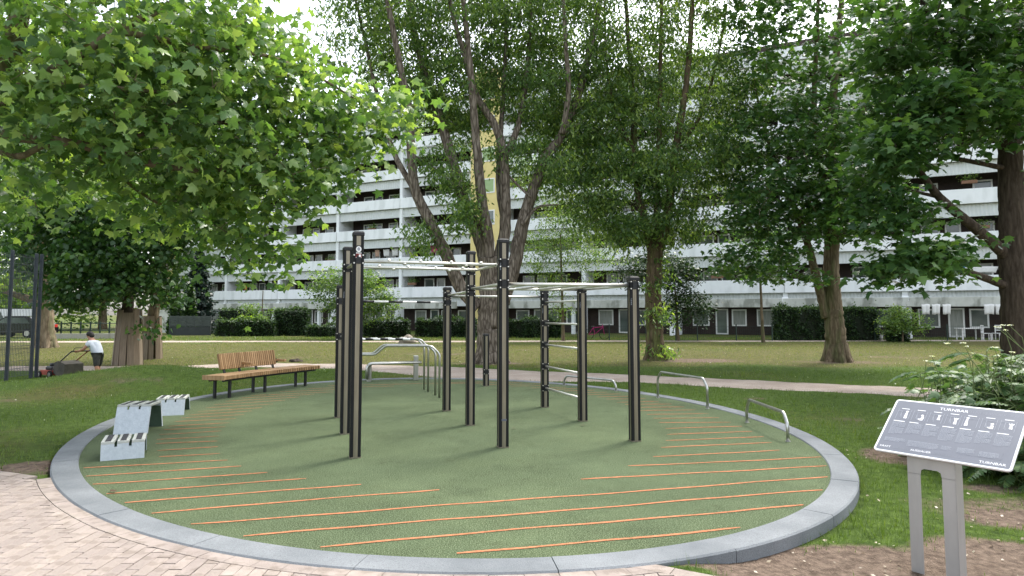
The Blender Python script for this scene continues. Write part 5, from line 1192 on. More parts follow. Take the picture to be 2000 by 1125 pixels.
for s in (-1, 1):
    for k in range(4):
        y = s * .19 + (k - 1.5) * .021; L_ = (.05, .058, .055, .045)[k]
        fing.tube([(-.49, y, .945), (-.49 - L_ * .7, y, .95), (-.49 - L_, y, .925), (-.49 - L_ * .6, y, .90)], [.0095, .009, .0085, .007], 6)
    fing.tube([(-.46, s * .19 - s * .03, .935), (-.49, s * .19 - s * .055, .925), (-.525, s * .19 - s * .055, .91)], [.011, .010, .008], 6)
skinned('body', V, Ed, Rr, 0, M['skin'], person, pz, extra=fing)
skinned('shirt', [(.02, 0, .80), (-.07, 0, 1.0), (-.165, 0, 1.13), (-.205, 0, 1.195), (-.17, .15, 1.155), (-.225, .19, 1.06), (-.17, -.15, 1.155), (-.225, -.19, 1.06)], [(0, 1), (1, 2), (2, 3), (2, 4), (4, 5), (2, 6), (6, 7)], [.12, .142, .142, .075, .078, .07, .078, .07], 1, M['shirt'], person, pz)
skinned('shorts', [(-.03, 0, .96), (-.01, .08, .80), (-.08, .11, .50), (0.02, -.08, .78), (.06, -.11, .50)], [(0, 1), (1, 2), (0, 3), (3, 4)], [.135, .10, .074, .10, .074], 0, M['shorts'], person, pz)
hm = MB().ball((-.285, 0, 1.40), .098, 12, 8, (1, .9, .8)); hm.ball((-.225, 0, 1.36), .07, 10, 6, (.8, 1.05, 1.0))
hm.build('hair', M['hair'], person, Matrix.Translation(pz) @ Matrix.Rotation(HEAD, 4, 'Z'))
for v in ((-.05, .11, .045), (.19, -.11, .06)): MB().box(v, (.27, .09, .085), ch=.03).build('shoe', M['shoe'], person, Matrix.Translation(pz) @ Matrix.Rotation(HEAD, 4, 'Z'))

# lawn mower
hands = Matrix.Translation(pz) @ Matrix.Rotation(HEAD, 4, 'Z') @ Vector((-.49, 0, .935))
mc = hands + hd_ * 1.42; mc.z = gz(mc.x, mc.y)
mow = empty('lawn_mower', mc, 'red walk-behind lawn mower with a grey grass bag in front of the person', 'lawn mower')
MM = Matrix.Translation(mc) @ Matrix.Rotation(math.atan2(hd_.y, hd_.x), 4, 'Z'); hz = hands.z - mc.z
MB().prism(rrect(-.36, -.26, .36, .26, .09), .12, Matrix.Translation((0, 0, .09))).build('deck', M['mower_red'], mow, MM)
en = MB(); en.box((.03, 0, .26), (.36, .34, .12), ch=.03); en.tube([(.03, 0, .3), (.03, 0, .40)], .13, 14); en.box((.24, .02, .25), (.1, .2, .09), ch=.02); en.build('engine', M['black'], mow, MM)
for x, y, r in ((.28, .28, .09), (.28, -.28, .09), (-.30, .28, .11), (-.30, -.28, .11)):
    wh = MB().tube([(x, y - .025, r), (x, y + .025, r)], r, 16).build('wheel', M['tyre'], mow, MM); MB().tube([(x, y - .03, r), (x, y + .03, r)], r * .55, 12).build('rim', M['steel'], wh, MM)
bgm = MB(); vs_ = [(-.34, -.22, .16), (-.34, .22, .16), (-.34, .2, .44), (-.34, -.2, .44), (-.98, -.26, .07), (-.98, .26, .07), (-1.0, .24, .42), (-1.0, -.24, .42), (-.66, -.27, .09), (-.66, .27, .09), (-.66, .25, .50), (-.66, -.25, .50)]
bgm.add(vs_, [(0, 3, 2, 1), (0, 1, 9, 8), (1, 2, 10, 9), (2, 3, 11, 10), (3, 0, 8, 11), (8, 9, 5, 4), (9, 10, 6, 5), (10, 11, 7, 6), (11, 8, 4, 7), (4, 5, 6, 7)]); bgm.build('grass_bag', M['bag'], mow, MM)
for s in (-1, 1): MB().tube(smoothpath([(-.22, s * .2, .2), (-.75, s * .21, .52), (-1.25, s * .22, hz - .02), (-1.42, s * .22, hz)], .1), .016, 8).build('handle_tube', M['rust' if s < 0 else 'black'], mow, MM)
MB().tube([(-1.42, -.3, hz), (-1.42, .3, hz)], .017, 8).build('handle_bar', M['black'], mow, MM)
MB().tube(smoothpath([(-1.36, -.22, hz + .01), (-1.40, -.2, hz + .09), (-1.40, .2, hz + .09), (-1.36, .22, hz + .01)], .04), .008, 6).build('control_lever', M['black'], mow, MM)

# ================================================================= sports court fence
def mesh_fence(name, label, cat, pts, h, mat, vs_sp, hs_sp, wire, post, posts=None, group=None):
    o = empty(name, pts[0], label, cat, group)
    for i in range(len(pts) - 1):
        a, b = pts[i], pts[i + 1]; d = (b - a); L_ = d.length; mb = MB(); n = max(2, int(L_ / vs_sp))
        for k in range(1, n):
            p = a.lerp(b, k / n); mb.tube([p + Vector((0, 0, .05)), p + Vector((0, 0, h - .02))], wire, 4, cap=False)
        for z in np.arange(.06, h, hs_sp): mb.tube([a + Vector((0, 0, z)), b + Vector((0, 0, z))], wire * 1.35, 4, cap=False)
        mb.build('wire_panel', mat, o, kind='stuff')
    for p in (posts or pts): MB().box((p.x, p.y, p.z + h / 2), (post, post, h + .1), .35, ch=post * .1).build('post', mat, o)
    return o
fz = -.12; f1 = gp(12, 742, fz); f2 = gp(60, 735, fz); f3 = gp(70.5, 733.5, fz); f0 = f1 + (f1 - f2) * 1.0; 
mesh_fence('court_fence', 'tall dark grey wire mesh fence of the sports court at the left edge', 'fence', [f0, f1, f2, f3], 3.35, M['fence_grey'], .06, .2, .0048, .08)
mb = MB(); ep = [gp(-160, 775, -.09), gp(0, 744, -.09), gp(75, 735, -.10), gp(125, 731, -.13)]
vs_ = []
for p in ep:
    z = gz(p.x, p.y) + .012; vs_ += [(p.x - .05, p.y - .14, z), (p.x + .02, p.y + .22, z)]
mb.add(vs_, [(2 * i, 2 * i + 2, 2 * i + 3, 2 * i + 1) for i in range(3)]); eg = mb.build('court_edging', M['gravel']); eg['kind'] = 'structure'

# cars, retaining wall and railing in the left distance
def car(name, label, cat, c, rz, L_, H, mat, van=False):
    o = empty(name, c, label, cat, rz=rz); wd = 1.8
    if van: body = [(-L_ / 2, .35), (-L_ / 2, H * .55), (-L_ / 2 + .1, H - .1), (-L_ / 2 + .4, H), (L_ / 2 - 1.7, H), (L_ / 2 - .85, H * .58), (L_ / 2 - .1, H * .48), (L_ / 2, .45), (L_ / 2 - .05, .3)]
    else: body = [(-L_ / 2, .32), (-L_ / 2 - .02, .72), (-L_ / 2 + .25, .95), (-L_ / 2 + .65, H - .05), (-L_ / 2 + 1.1, H), (L_ / 2 - 1.9, H - .04), (L_ / 2 - 1.1, .98), (L_ / 2 - .15, .78), (L_ / 2, .5), (L_ / 2 - .08, .3)]
    Mx = Matrix(((1, 0, 0, 0), (0, 0, -1, wd / 2), (0, 1, 0, 0), (0, 0, 0, 1)))
    mb = MB(); mb.prism(body, wd, Mx); b_ = mb.build('body', mat, o, None, True)
    top = H - .12; lo = 1.0 if not van else H * .58
    for s in (-1, 1):
        x0, x1 = (-L_ / 2 + .75, L_ / 2 - 1.35) if not van else (L_ / 2 - 2.2, L_ / 2 - 1.1)
        q = [(x0 - .1, lo), (x1 + .05, lo), (x1 - .55, top), (x0 + .25, top)]
        mb = MB(); mb.prism(q, .02, Matrix(((1, 0, 0, 0), (0, 0, -1, s * (wd / 2 + .005) + .01), (0, 1, 0, 0), (0, 0, 0, 1)))); mb.build('side_window', M['glass'], o, None, True)
        for x in (-L_ / 2 + .8, L_ / 2 - .85):
            w_ = MB().tube([(x, s * (wd / 2 - .16), .31), (x, s * (wd / 2 + .02), .31)], .31, 16).build('wheel', M['tyre'], o, None, True); MB().tube([(x, s * (wd / 2 - .1), .31), (x, s * (wd / 2 + .03), .31)], .19, 12).build('rim', M['steel'], w_, None, True)
        MB().box((L_ / 2 - .12, s * .62, .68), (.12, .32, .14)).build('headlight', M['white_paint'], o, None, True); MB().box((-L_ / 2 + .03, s * .68, .8), (.1, .26, .2)).build('tail_light', M['red_paint'], o, None, True)
car('parked_car', 'black parked car seen through the court fence', 'car', Vector((at(36, 660, 46).x, 46, gz(-33, 46))), R(176), 4.3, 1.48, M['car_black'])
car('parked_van', 'white parked van behind the black car, left of the old plane trunk', 'van', Vector((at(28, 650, 52).x, 52, gz(-38, 52))), R(178), 4.9, 2.0, M['car_white'], True)
wa, wb = Vector((at(96, 660, 43).x, 43, 0)), Vector((at(238, 660, 44).x, 44, 0))
rw = empty('retaining_wall', wa, 'low pale concrete retaining wall behind the mowing person', 'wall')
for i in range(6): MB().bar(wa.lerp(wb, (i + .01) / 6) + Vector((0, 0, .05)), wa.lerp(wb, (i + .99) / 6) + Vector((0, 0, .05)), .2, .55).build('wall_block', M['retain'], rw)
ra, rb_ = Vector((at(100, 650, 47).x, 47, -.03)), Vector((at(232, 650, 48).x, 48, -.03))
rf_ = empty('railing', ra, 'dark green post and rail railing behind the retaining wall at the left', 'railing')
for i in range(8): p = ra.lerp(rb_, i / 7); MB().box((p.x, p.y, .5), (.08, .08, 1.1)).build('post', M['fence_green'], rf_)
for z in (.45, .95): MB().tube([ra + Vector((0, 0, z)), rb_ + Vector((0, 0, z))], .03, 6).build('rail', M['fence_green'], rf_)
# garden wall and screen by the left end of the building
ga, gb = Vector((at(308, 640, 58).x, 58, 0)), Vector((at(432, 640, 57).x, 57, 0))
gw = empty('garden_wall', ga, 'stained white garden wall at the left foot of the building', 'wall')
MB().bar(ga + Vector((0, 0, .85)), gb + Vector((0, 0, .85)), .25, 1.9).build('wall_panel', M['beam_white'], gw); MB().bar(ga + Vector((0, -.0, 1.86)), gb + Vector((0, 0, 1.86)), .35, .14).build('coping', M['beam_white'], gw)
sa_, sb_ = Vector((at(331, 650, 50.5).x, 50.5, 0)), Vector((at(411, 650, 50.5).x, 50.5, 0))
gs = empty('garden_screen', sa_, 'dark grey woven garden screen with a tarpaulin skirt beside the left hedge', 'screen')
M['screen'] = nmat('screen', rgb(62, 68, 66), rgb(82, 88, 84), scale=4, rough=.9, bump=.3, bscale=9, stretch=(1, 1, 4)); M['tarp'] = nmat('tarp', rgb(34, 40, 40), rgb(48, 54, 52), scale=2, rough=.6, bump=.4, bscale=4)
for i in range(5):
    a, b = sa_.lerp(sb_, (i + .02) / 5), sa_.lerp(sb_, (i + .98) / 5)
    for q in range(7): MB().bar(a + Vector((0, -.02 * (q % 2), .70 + q * .115)), b + Vector((0, -.02 * (q % 2), .70 + q * .115)), .03, .105).build('woven_slat', M['screen'], gs)
for i in range(6): p = sa_.lerp(sb_, i / 5); MB().box((p.x, p.y, .72), (.07, .07, 1.5)).build('post', M['screen'], gs)
MB().bar(sa_ + Vector((0, -.08, .3)), sb_ + Vector((0, -.08, .3)), .04, .62).build('tarpaulin', M['tarp'], gs)

# ================================================================= balcony clutter, laundry, garden furniture
for nm, c in (('magenta', (176, 30, 110)), ('teal', (50, 130, 136)), ('orange', (214, 84, 30)), ('cloth_white', (208, 208, 204)), ('cloth_black', (34, 34, 38)), ('cloth_blue', (54, 110, 168)), ('cloth_tan', (170, 140, 120)), ('pot', (120, 90, 70))):
    M[nm] = nmat(nm, rgb(*c), rgb(*[min(255, x + 14) for x in c]), scale=5, rough=.9, bump=.2, bscale=9)
def cloth(label, px, py, d_or_n, wd, ht, mat, group=None, on_balcony=True):
    u = (px - 1000) / F_PX
    if on_balcony:
        t = (u * 65.6 + 13.6) / (.899 + .438 * u); p = bworld(t, d_or_n, 0); z = at(px, py, p.y).z; c = Vector((p.x, p.y, z)); rz = BRZ
    else: c = at(px, py, d_or_n); rz = 0.0
    o = empty('hanging_cloth', c, label, 'laundry', group, rz=rz); n = 8; vs_ = []
    for i in range(n + 1):
        for k in range(5):
            vs_.append((wd * (i / n - .5) * (1 - .04 * k), .05 * math.sin(i * 1.7 + k * .4) * (k / 4), -ht * k / 4 - .02 * math.sin(i * .9)))
    mb = MB(); mb.add(vs_, [(i * 5 + k, (i + 1) * 5 + k, (i + 1) * 5 + k + 1, i * 5 + k + 1) for i in range(n) for k in range(4)], True)
    c_ = mb.build('cloth', M[mat], o, None, True); md = c_.modifiers.new('solid', 'SOLIDIFY'); md.thickness = .012
    return o
cloth('magenta cloth hung on a balcony left of the thick trunk', 838, 476, -.9, .95, .9, 'magenta'); cloth('pale towel hung on the second balcony behind the tallest post', 745, 487, -.7, .75, .7, 'cloth_white')
cloth('second pale towel beside the first behind the tallest post', 762, 485, -.7, .75, .75, 'cloth_white'); cloth('tan towel left of the pale towels on the second balcony', 727, 488, -.7, .55, .7, 'cloth_tan')
cloth('teal cloth over an upper balcony at the far left', 453, 441, -.3, 1.2, .9, 'teal'); cloth('orange garment among drying clothes on the lowest left balcony', 471, 553, -.6, .38, .75, 'orange')
cloth('white garment left of the orange one on the lowest balcony', 461, 552, -.6, .42, .5, 'cloth_white'); cloth('black garment right of the orange one on the lowest balcony', 486, 551, -.6, .55, .8, 'cloth_black'); cloth('white shirt drying at the right end of the lowest left balcony', 519, 548, -.6, .5, .6, 'cloth_white')
cloth('blue cloth at the left end of bedding on the lowest right balcony', 1879, 519, -.3, .7, .5, 'cloth_blue'); cloth('white bedding airing on the lowest right balcony', 1920, 521, -.3, 1.9, .4, 'cloth_white')
for px, lab in ((1808, 'leftmost white shirt on the garden clothes line'), (1828, 'middle white shirt of the three on the garden clothes line'), (1849, 'right white shirt of the three on the garden clothes line'), (1932, 'white towel on the clothes line near the right trunk'), (1954, 'white towel nearest the right trunk on the clothes line')):
    cloth(lab, px, 594, 41.0, .52 if px < 1900 else .66, .62, 'cloth_white', on_balcony=False)
def garden_table(label, c):
    o = empty('garden_table', c, label, 'table'); MB().box((c.x, c.y, c.z + .72), (1.4, .7, .05)).build('table_top', M['cloth_white'], o)
    for sx in (-.6, .6):
        for sy in (-.28, .28): MB().box((c.x + sx, c.y + sy, c.z + .35), (.06, .06, .7)).build('leg', M['cloth_white'], o)
def garden_chair(label, c, rz=0.0):
    o = empty('garden_chair', c, label, 'chair', rz=rz)
    MB().box((0, 0, .43), (.46, .44, .04)).build('seat', M['cloth_white'], o, None, True)
    for sx in (-.2, .2): 
        for sy in (-.19, .19): MB().box((sx, sy, .21), (.045, .045, .42)).build('leg', M['cloth_white'], o, None, True)
        MB().box((sx, .2, .68), (.045, .045, .5)).build('back_post', M['cloth_white'], o, None, True)
    for z in (.62, .76, .9): MB().box((0, .2, z), (.4, .03, .07)).build('back_slat', M['cloth_white'], o, None, True)
G = lambda px, d: Vector((at(px, 650, d).x, d, gz(at(px, 650, d).x, d)))
garden_table('white garden table under the clothes line at the right', G(1893, 41.8)); garden_chair('white garden chair beside the table at the right', G(1926, 41.2), R(70)); garden_chair('white garden chair close to the right trunk', G(1948, 41.4), R(-60))
bk_ = G(1718, 40.8); o = empty('bucket', bk_, 'white bucket behind the small garden gate', 'bucket'); MB().tube([bk_, bk_ + Vector((0, 0, .34))], [.14, .18], 14).build('pail', M['white_paint'], o); MB().tube([bk_ + Vector((0, 0, .335)), bk_ + Vector((0, 0, .36))], .195, 14).build('rim', M['white_paint'], o)
def planter(label, px, py, n_):
    u = (px - 1000) / F_PX; t = (u * 65.6 + 13.6) / (.899 + .438 * u); p = bworld(t, n_, 0); c = Vector((p.x, p.y, at(px, py, p.y).z))
    o = empty('balcony_planter', c, label, 'planter', 'plants on the balconies', rz=BRZ); MB().box((0, 0, -.12), (.9, .24, .22), ch=.02).build('box', M['pot'], o, None, True)
    q = 160; pos = np.stack([rng.normal(0, .3, q), rng.normal(0, .1, q), np.abs(rng.normal(.18, .16, q))], 1)
    k = link('plant', leaf_mesh('plant', pos, leaf_frames(q, .1, tilt=.8), rng.uniform(.08, .18, q), 'oval', LM['silver'], rng.uniform(.2, .9, q)), o, Matrix.Identity(4), True); k['kind'] = 'stuff'
for a_ in (('leafy planter on the lowest balcony left of the round shrub tree', 560, 556, -.4), ('green plant on the lowest balcony right of the round shrub tree', 800, 552, -.4), ('plant on the second balcony left of the tallest post', 640, 507, -.4), ('plant on the third balcony above the round shrub tree', 720, 446, -.4), ('plant on the fourth balcony left of the thin left stem', 770, 388, -.4),
           ('plant on the lowest balcony right of the ivy-grown trunk', 1400, 538, -.3), ('plant on the second balcony right of the overhanging limb', 1925, 440, -.3), ('plant on the third balcony near the right trunk', 1905, 352, -.3)): planter(*a_)
# bicycle leaning in a garden
bc = G(1165, 42.5); o = empty('bicycle', bc, 'small bicycle parked before the ground-floor doors behind the ladder', 'bicycle')
for s in (-.5, .5):
    ring = [bc + Vector((s + .31 * math.cos(a), 0, .32 + .31 * math.sin(a))) for a in np.linspace(0, 2 * math.pi, 21)]; MB().tube(ring, .02, 6, cap=False).build('wheel', M['tyre'], o)
fr_ = MB()
for a, b in (((-.5, .32), (-.1, .34)), ((-.1, .34), (-.2, .8)), ((-.2, .75), (.38, .8)), ((-.1, .34), (.38, .75)), ((.38, .95), (.5, .32)), ((-.5, .32), (-.2, .75))): fr_.tube([bc + Vector((a[0], 0, a[1])), bc + Vector((b[0], 0, b[1]))], .018, 6)
fr_.build('frame', M['magenta'], o); MB().box((bc.x - .22, bc.y, bc.z + .83), (.22, .12, .05), ch=.02).build('saddle', M['black'], o); MB().tube([bc + Vector((.38, -.25, .97)), bc + Vector((.38, .25, .97))], .014, 6).build('handlebar', M['black'], o)
# low garden fences and gate
def lowf(label, pxs, d, h=.95): mesh_fence('garden_fence', label, 'fence', [G(p, d) for p in pxs], h, M['fence_green'], .12, .2, .004, .06, group='low garden fences')
lowf('low green mesh garden fence below the clothes line', (1768, 1850, 1958), 40.3); lowf('low mesh fence between the ivy-grown trunk and the thin-stemmed tree', (1320, 1362, 1438, 1508), 40.2); lowf('low mesh fence right of the hedge behind the ladder posts', (1100, 1190, 1262), 40.6)
ga_, gb2 = G(1709, 40.2), G(1732, 40.2); gt = empty('garden_gate', ga_, 'small dark green garden gate between hedge and ivy block', 'gate')
for p in (ga_, gb2): MB().box((p.x, p.y, .5), (.08, .08, 1.15)).build('post', M['fence_green'], gt)
for z in (.12, .98): MB().tube([ga_ + Vector((0, 0, z)), gb2 + Vector((0, 0, z))], .022, 6).build('rail', M['fence_green'], gt)
for i in range(1, 7): p = ga_.lerp(gb2, i / 7); MB().tube([p + Vector((0, 0, .12)), p + Vector((0, 0, .98))], .008, 5).build('bar', M['fence_green'], gt)
# boulder on the lawn
bo = G(795, 37.0); bm = bmesh.new(); bmesh.ops.create_icosphere(bm, subdivisions=3, radius=1)
for v in bm.verts:
    n_ = v.co.normalized(); v.co = Vector((v.co.x * .46, v.co.y * .36, v.co.z * .30)) * (1 + .16 * math.sin(n_.x * 4 + 1) * math.cos(n_.y * 5) + .1 * math.sin(n_.z * 7 + n_.x * 3)) + Vector((0, 0, .12))
me_ = bpy.data.meshes.new('boulder'); bm.to_mesh(me_); bm.free(); me_.materials.append(M['rock']); me_.polygons.foreach_set('use_smooth', np.ones(len(me_.polygons), bool)); me_.update()
tag(link('boulder', me_, None, Matrix.Translation(bo)), 'pale rounded boulder lying beside the far gravel path', 'boulder')
# tree stump / dug earth by the bench
mo = gp(578, 705, 0); bm = bmesh.new(); bmesh.ops.create_icosphere(bm, subdivisions=3, radius=1)
for v in bm.verts: n_ = v.co.normalized(); v.co = Vector((v.co.x * .22, v.co.y * .2, v.co.z * .10)) * (1 + .25 * math.sin(n_.x * 6) * math.cos(n_.y * 5))
me_ = bpy.data.meshes.new('molehill'); bm.to_mesh(me_); bm.free(); me_.materials.append(nmat('earth', rgb(48, 42, 36), rgb(70, 60, 50), scale=9, rough=1, bump=.6, bscale=20)); me_.update()
tag(link('molehill', me_, None, Matrix.Translation((mo.x, mo.y, gz(mo.x, mo.y)))), 'small dark heap of earth on the lawn behind the bench', 'earth heap')

# ================================================================= shrub at the right edge
bc = Vector((5.75, 7.5, 0)); bc.z = gz(bc.x, bc.y)
bush = empty('roadside_shrub', bc, 'fern-leaved shrub with white flower umbels behind the information board', 'shrub')
stems = MB(); LP, LA, LN, LS, LT = [], [], [], [], []
def frond(base, d0, L_, curl, nl, lw):
    p = Vector(base); d = Vector(d0).normalized(); pts = [p.copy()]; st = L_ / nl
    for i in range(nl):
        d = (d + Vector((0, 0, -curl / nl)) + Vector((random.gauss(0, .02), random.gauss(0, .02), random.gauss(0, .02)))).normalized(); p = p + d * st; pts.append(p.copy())
        if i > nl * .25:
            side = d.cross(Vector((0, 0, 1))); side.normalize(); t = (i / nl - .25) / .75; ll = lw * math.sin(math.pi * (.12 + .86 * t)) + .02
            for s in (-1, 1):
                ax = (side * s + d * .45 + Vector((0, 0, -.12 + random.gauss(0, .1)))).normalized(); nr = Vector((random.gauss(0, .15), random.gauss(0, .15), 1)); nr = (nr - ax * nr.dot(ax)).normalized()
                LP.append(p); LA.append(ax); LN.append(nr); LS.append(ll); LT.append(max(0, min(1, random.gauss(.5, .2))))
    stems.tube(pts[::2] if len(pts) % 2 else pts, [max(.002, .006 * (1 - i / len(pts))) for i in range(len(pts[::2] if len(pts) % 2 else pts))], 4, cap=False)
for i in range(300):
    a = random.uniform(0, 2 * math.pi); rr = random.random() ** .6; b = Vector((bc.x + 1.15 * rr * math.cos(a) + .15, bc.y + 1.2 * rr * math.sin(a), bc.z))
    hgt = random.uniform(.08, 1.42) * (1 - .30 * rr); a2 = a + random.gauss(0, .7) if random.random() < .8 else random.uniform(0, 6.28)
    top = b + Vector((random.gauss(0, .12), random.gauss(0, .12), hgt)); stems.tube([b, b.lerp(top, .5) + Vector((random.gauss(0, .03), random.gauss(0, .03), 0)), top], [.008, .006, .004], 5, cap=False)
    for q in range(3): frond(b.lerp(top, .55 + .45 * q / 2), (math.cos(a2 + q * 2.1), math.sin(a2 + q * 2.1), random.uniform(.25, .9)), random.uniform(.35, .62), random.uniform(.9, 1.5), 17, random.uniform(.055, .10))
nL = len(LP); fA = np.array([[*v] for v in LA]); fN = np.array([[*v] for v in LN]); fP = np.array([[*v] for v in LP])
k = link('leaflets', leaf_mesh('leaflets', fP, (np.cross(fA, fN), fA, fN), np.array(LS), 'oval', LM['fern'], np.array(LT)), bush); k['kind'] = 'stuff'
# broad lobed leaves on the shrub
nb2 = 520; a = rng.uniform(0, 2 * np.pi, nb2); rr = rng.uniform(.2, 1, nb2) ** .5; zz = rng.uniform(.1, 1.38, nb2) * (1.1 - .40 * rr)
pos = np.stack([bc.x + .15 + 1.3 * rr * np.cos(a), bc.y + 1.3 * rr * np.sin(a), bc.z + zz], 1); fr = leaf_frames(nb2, .45, tilt=.5, outward=np.stack([np.cos(a), np.sin(a), np.zeros(nb2)], 1)); sz = rng.uniform(.06, .13, nb2); tn = np.clip(rng.normal(.45, .2, nb2), 0, 1)
pick = np.argsort(pos[:, 1] + .0 * a)[:220]
for tv in range(4): shared(('bl', tv), lambda: single_leaf('maple', LM['fern'], .2 + .2 * tv))
for i in range(nb2):
    if i in set(pick.tolist()):
        Mx = Matrix(((fr[0][i, 0], fr[1][i, 0], fr[2][i, 0], pos[i, 0]), (fr[0][i, 1], fr[1][i, 1], fr[2][i, 1], pos[i, 1]), (fr[0][i, 2], fr[1][i, 2], fr[2][i, 2], pos[i, 2]), (0, 0, 0, 1)))
        link('leaf', _cache[('bl', int(min(3, tn[i] * 4)))], bush, Mx @ Matrix.Scale(float(sz[i]), 4))
keep = np.ones(nb2, bool); keep[pick] = False
k = link('broad_leaves', leaf_mesh('broad_leaves', pos[keep], tuple(f[keep] for f in fr), sz[keep], 'maple', LM['fern'], tn[keep]), bush); k['kind'] = 'stuff'
for i in range(14):       # umbels on tall stems
    px, py = random.choice(((1815, 705), (1822, 690), (1850, 690), (1870, 680), (1830, 722), (1900, 690), (1930, 672), (1985, 640), (1950, 645), (1995, 655), (1890, 672), (1965, 690), (1845, 715), (1940, 700), (1975, 630)))
    c = at(px + random.gauss(0, 12), py + random.gauss(0, 9), random.uniform(6.2, 7.4)); b = Vector((c.x + random.uniform(-.1, .5), c.y + random.uniform(-.2, .4), max(bc.z + .2, c.z - random.uniform(.35, .7))))
    stems.tube([b, b.lerp(c, .6) + Vector((.05, 0, .03)), c], [.005, .004, .0025], 4, cap=False)
    n_ = 26; aa = rng.uniform(0, 2 * np.pi, n_); r_ = np.sqrt(rng.uniform(0, 1, n_)) * random.uniform(.018, .036); q = np.stack([c.x + r_ * np.cos(aa), c.y + r_ * np.sin(aa), c.z + .012 - r_ ** 2 * 6], 1)
    k = link('flower_umbel', leaf_mesh('flower_umbel', q, leaf_frames(n_, 0, tilt=.5), rng.uniform(.010, .018, n_), 'small', LM['flower'], rng.uniform(.3, 1, n_)), bush)
stems.build('stems', nmat('stem', rgb(84, 100, 58), rgb(104, 118, 70), scale=8, rough=.7), bush, kind='stuff')

# ================================================================= grass
def blades(n, xr, yr, hgt, wid, keepf, base=None):
    x = rng.uniform(*xr, n); y = rng.uniform(*yr, n); u = np.abs(x / np.maximum(y, .1))
    ok = (u < .86) & (erad(x, y, KW) > 1.004) & ~inpath(x, y) & (y > pavbound(x) + .005) & ((y < far0(x)) | (y > far1(x)))
    s = soil(x, y); ok &= rng.uniform(0, 1, n) > s * 1.05 + .05; ok &= keepf(x, y)
    x, y, s = x[ok], y[ok], s[ok]; return x, y, hgt * rng.uniform(.5, 1.3, len(x)) * (1 - .3 * s), wid * rng.uniform(.7, 1.3, len(x)), dry(x, y)
SETS = [blades(70000, (.9, 8.5), (3.6, 9.0), .060, .006, lambda x, y: rng.uniform(0, 1, len(x)) < 1.15 - y / 14),
        blades(52000, (-14, -4), (5.5, 19.5), .045, .008, lambda x, y: np.ones(len(x), bool)),
        blades(60000, (1, 14), (8.5, 19), .05, .009, lambda x, y: np.ones(len(x), bool)),
        blades(26000, (-7, 3), (12, 22), .05, .010, lambda x, y: np.ones(len(x), bool)),
        blades(70000, (-22, 24), (17, 39), .05, .016, lambda x, y: np.ones(len(x), bool)),
        blades(24000, (-34, 34), (39.5, 47), .10, .03, lambda x, y: np.ones(len(x), bool))]
X, Y, H, Wd, Dr = (np.concatenate([s[i] for s in SETS]) for i in range(5))
cl = .5 + .5 * np.sin(X * 3.1 + 1.7 * np.sin(Y * 2.3)) * np.sin(Y * 2.7 + 1.3 * np.sin(X * 1.9)); H = H * (.45 + .95 * cl) * np.where(rng.uniform(0, 1, len(H)) < .04, 1.7, 1.0)
Z = base_z(X, Y); n = len(X); a = rng.uniform(0, 2 * np.pi, n); ln = rng.uniform(.15, .8, n) * H
dx, dy = np.cos(a), np.sin(a); lx, ly = np.cos(a + 1.57 + rng.normal(0, .5, n)), np.sin(a + 1.57 + rng.normal(0, .5, n))
P = np.stack([np.stack([X - dx * Wd / 2, Y - dy * Wd / 2, Z - .004], 1), np.stack([X + dx * Wd / 2, Y + dy * Wd / 2, Z - .004], 1), np.stack([X + lx * ln, Y + ly * ln, Z + H], 1)], 1)
me_ = bpy.data.meshes.new('lawn_grass'); mesh_np(me_, P.reshape(-1, 3), np.arange(3 * n), 3)
at_ = me_.attributes.new('tint', 'FLOAT', 'POINT'); at_.data.foreach_set('value', np.repeat(np.clip(.28 + .62 * Dr + rng.normal(0, .13, n), 0, 1), 3).astype(np.float32)); me_.materials.append(LM['grass'])
tag(link('lawn_grass', me_), 'short green grass growing around the play surface and paths', 'grass', kind='stuff')

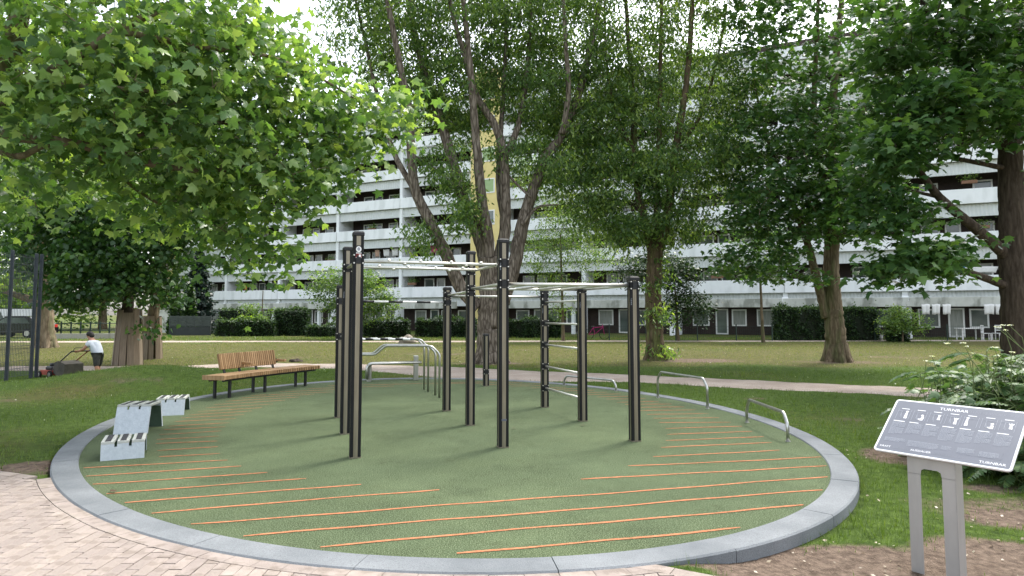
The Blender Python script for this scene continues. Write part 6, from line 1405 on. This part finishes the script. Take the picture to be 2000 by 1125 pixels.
# fallen leaves and scraps lying about
lit = []
for px, py in ((527, 773), (742, 774), (818, 774), (1135, 832), (1006, 838), (226, 964)): lit.append((gp(px, py), 0.006))
lm_ = single_leaf('oval', nmat('dead_leaf', rgb(60, 48, 34), rgb(84, 66, 46), scale=20, rough=.9), .5)
LITL = ('dark dead leaf on the green surface in front of the bench', 'dead leaf on the green surface between the tall posts and the dip bars', 'dead leaf on the green surface below the dip bars', 'dead leaf on the green surface in front of the ladder posts', 'dead leaf on the green surface behind the nearest middle post', 'dead leaf on an orange stripe near the lowest jump box')
for i, (p, z) in enumerate(lit):
    tag(link('fallen_leaf', lm_, None, Matrix.Translation((p.x, p.y, z + .012)) @ Matrix.Rotation(random.uniform(0, 6), 4, 'Z') @ Matrix.Rotation(R(18), 4, 'X') @ Matrix.Scale(random.uniform(.06, .10), 4)), LITL[i], 'leaf', 'dead leaves on the play surface')
n = 900; x = rng.uniform(.9, 7, n); y = rng.uniform(3.7, 9, n); ok = (erad(x, y, KW) > 1.01) & (y > pavbound(x) + .03) & (soil(x, y) > .15) ; x, y = x[ok], y[ok]; n = len(x)
k = link('leaf_litter', leaf_mesh('leaf_litter', np.stack([x, y, base_z(x, y) + .012], 1), leaf_frames(n, 0, tilt=.35), rng.uniform(.012, .04, n), 'oval', leafmat('litter', rgb(110, 96, 74), rgb(150, 136, 112), rgb(206, 198, 180), .1), rng.uniform(0, 1, n)))
tag(k, 'scattered dry leaf litter on bare soil around the information board', 'leaf litter', kind='stuff')
n = 500; x = rng.uniform(-16, 20, n); y = rng.uniform(10, 36, n); ok = (erad(x, y, KW) > 1.02) & ~inpath(x, y) & (np.abs(x / y) < .8); x, y = x[ok], y[ok]; n = len(x)
k = link('daisies', leaf_mesh('daisies', np.stack([x, y, base_z(x, y) + .05], 1), leaf_frames(n, 0, tilt=.3), rng.uniform(.02, .045, n), 'small', LM['flower'], rng.uniform(.3, 1, n)))
tag(k, 'tiny white daisies dotted over the lawns', 'flowers', kind='stuff')
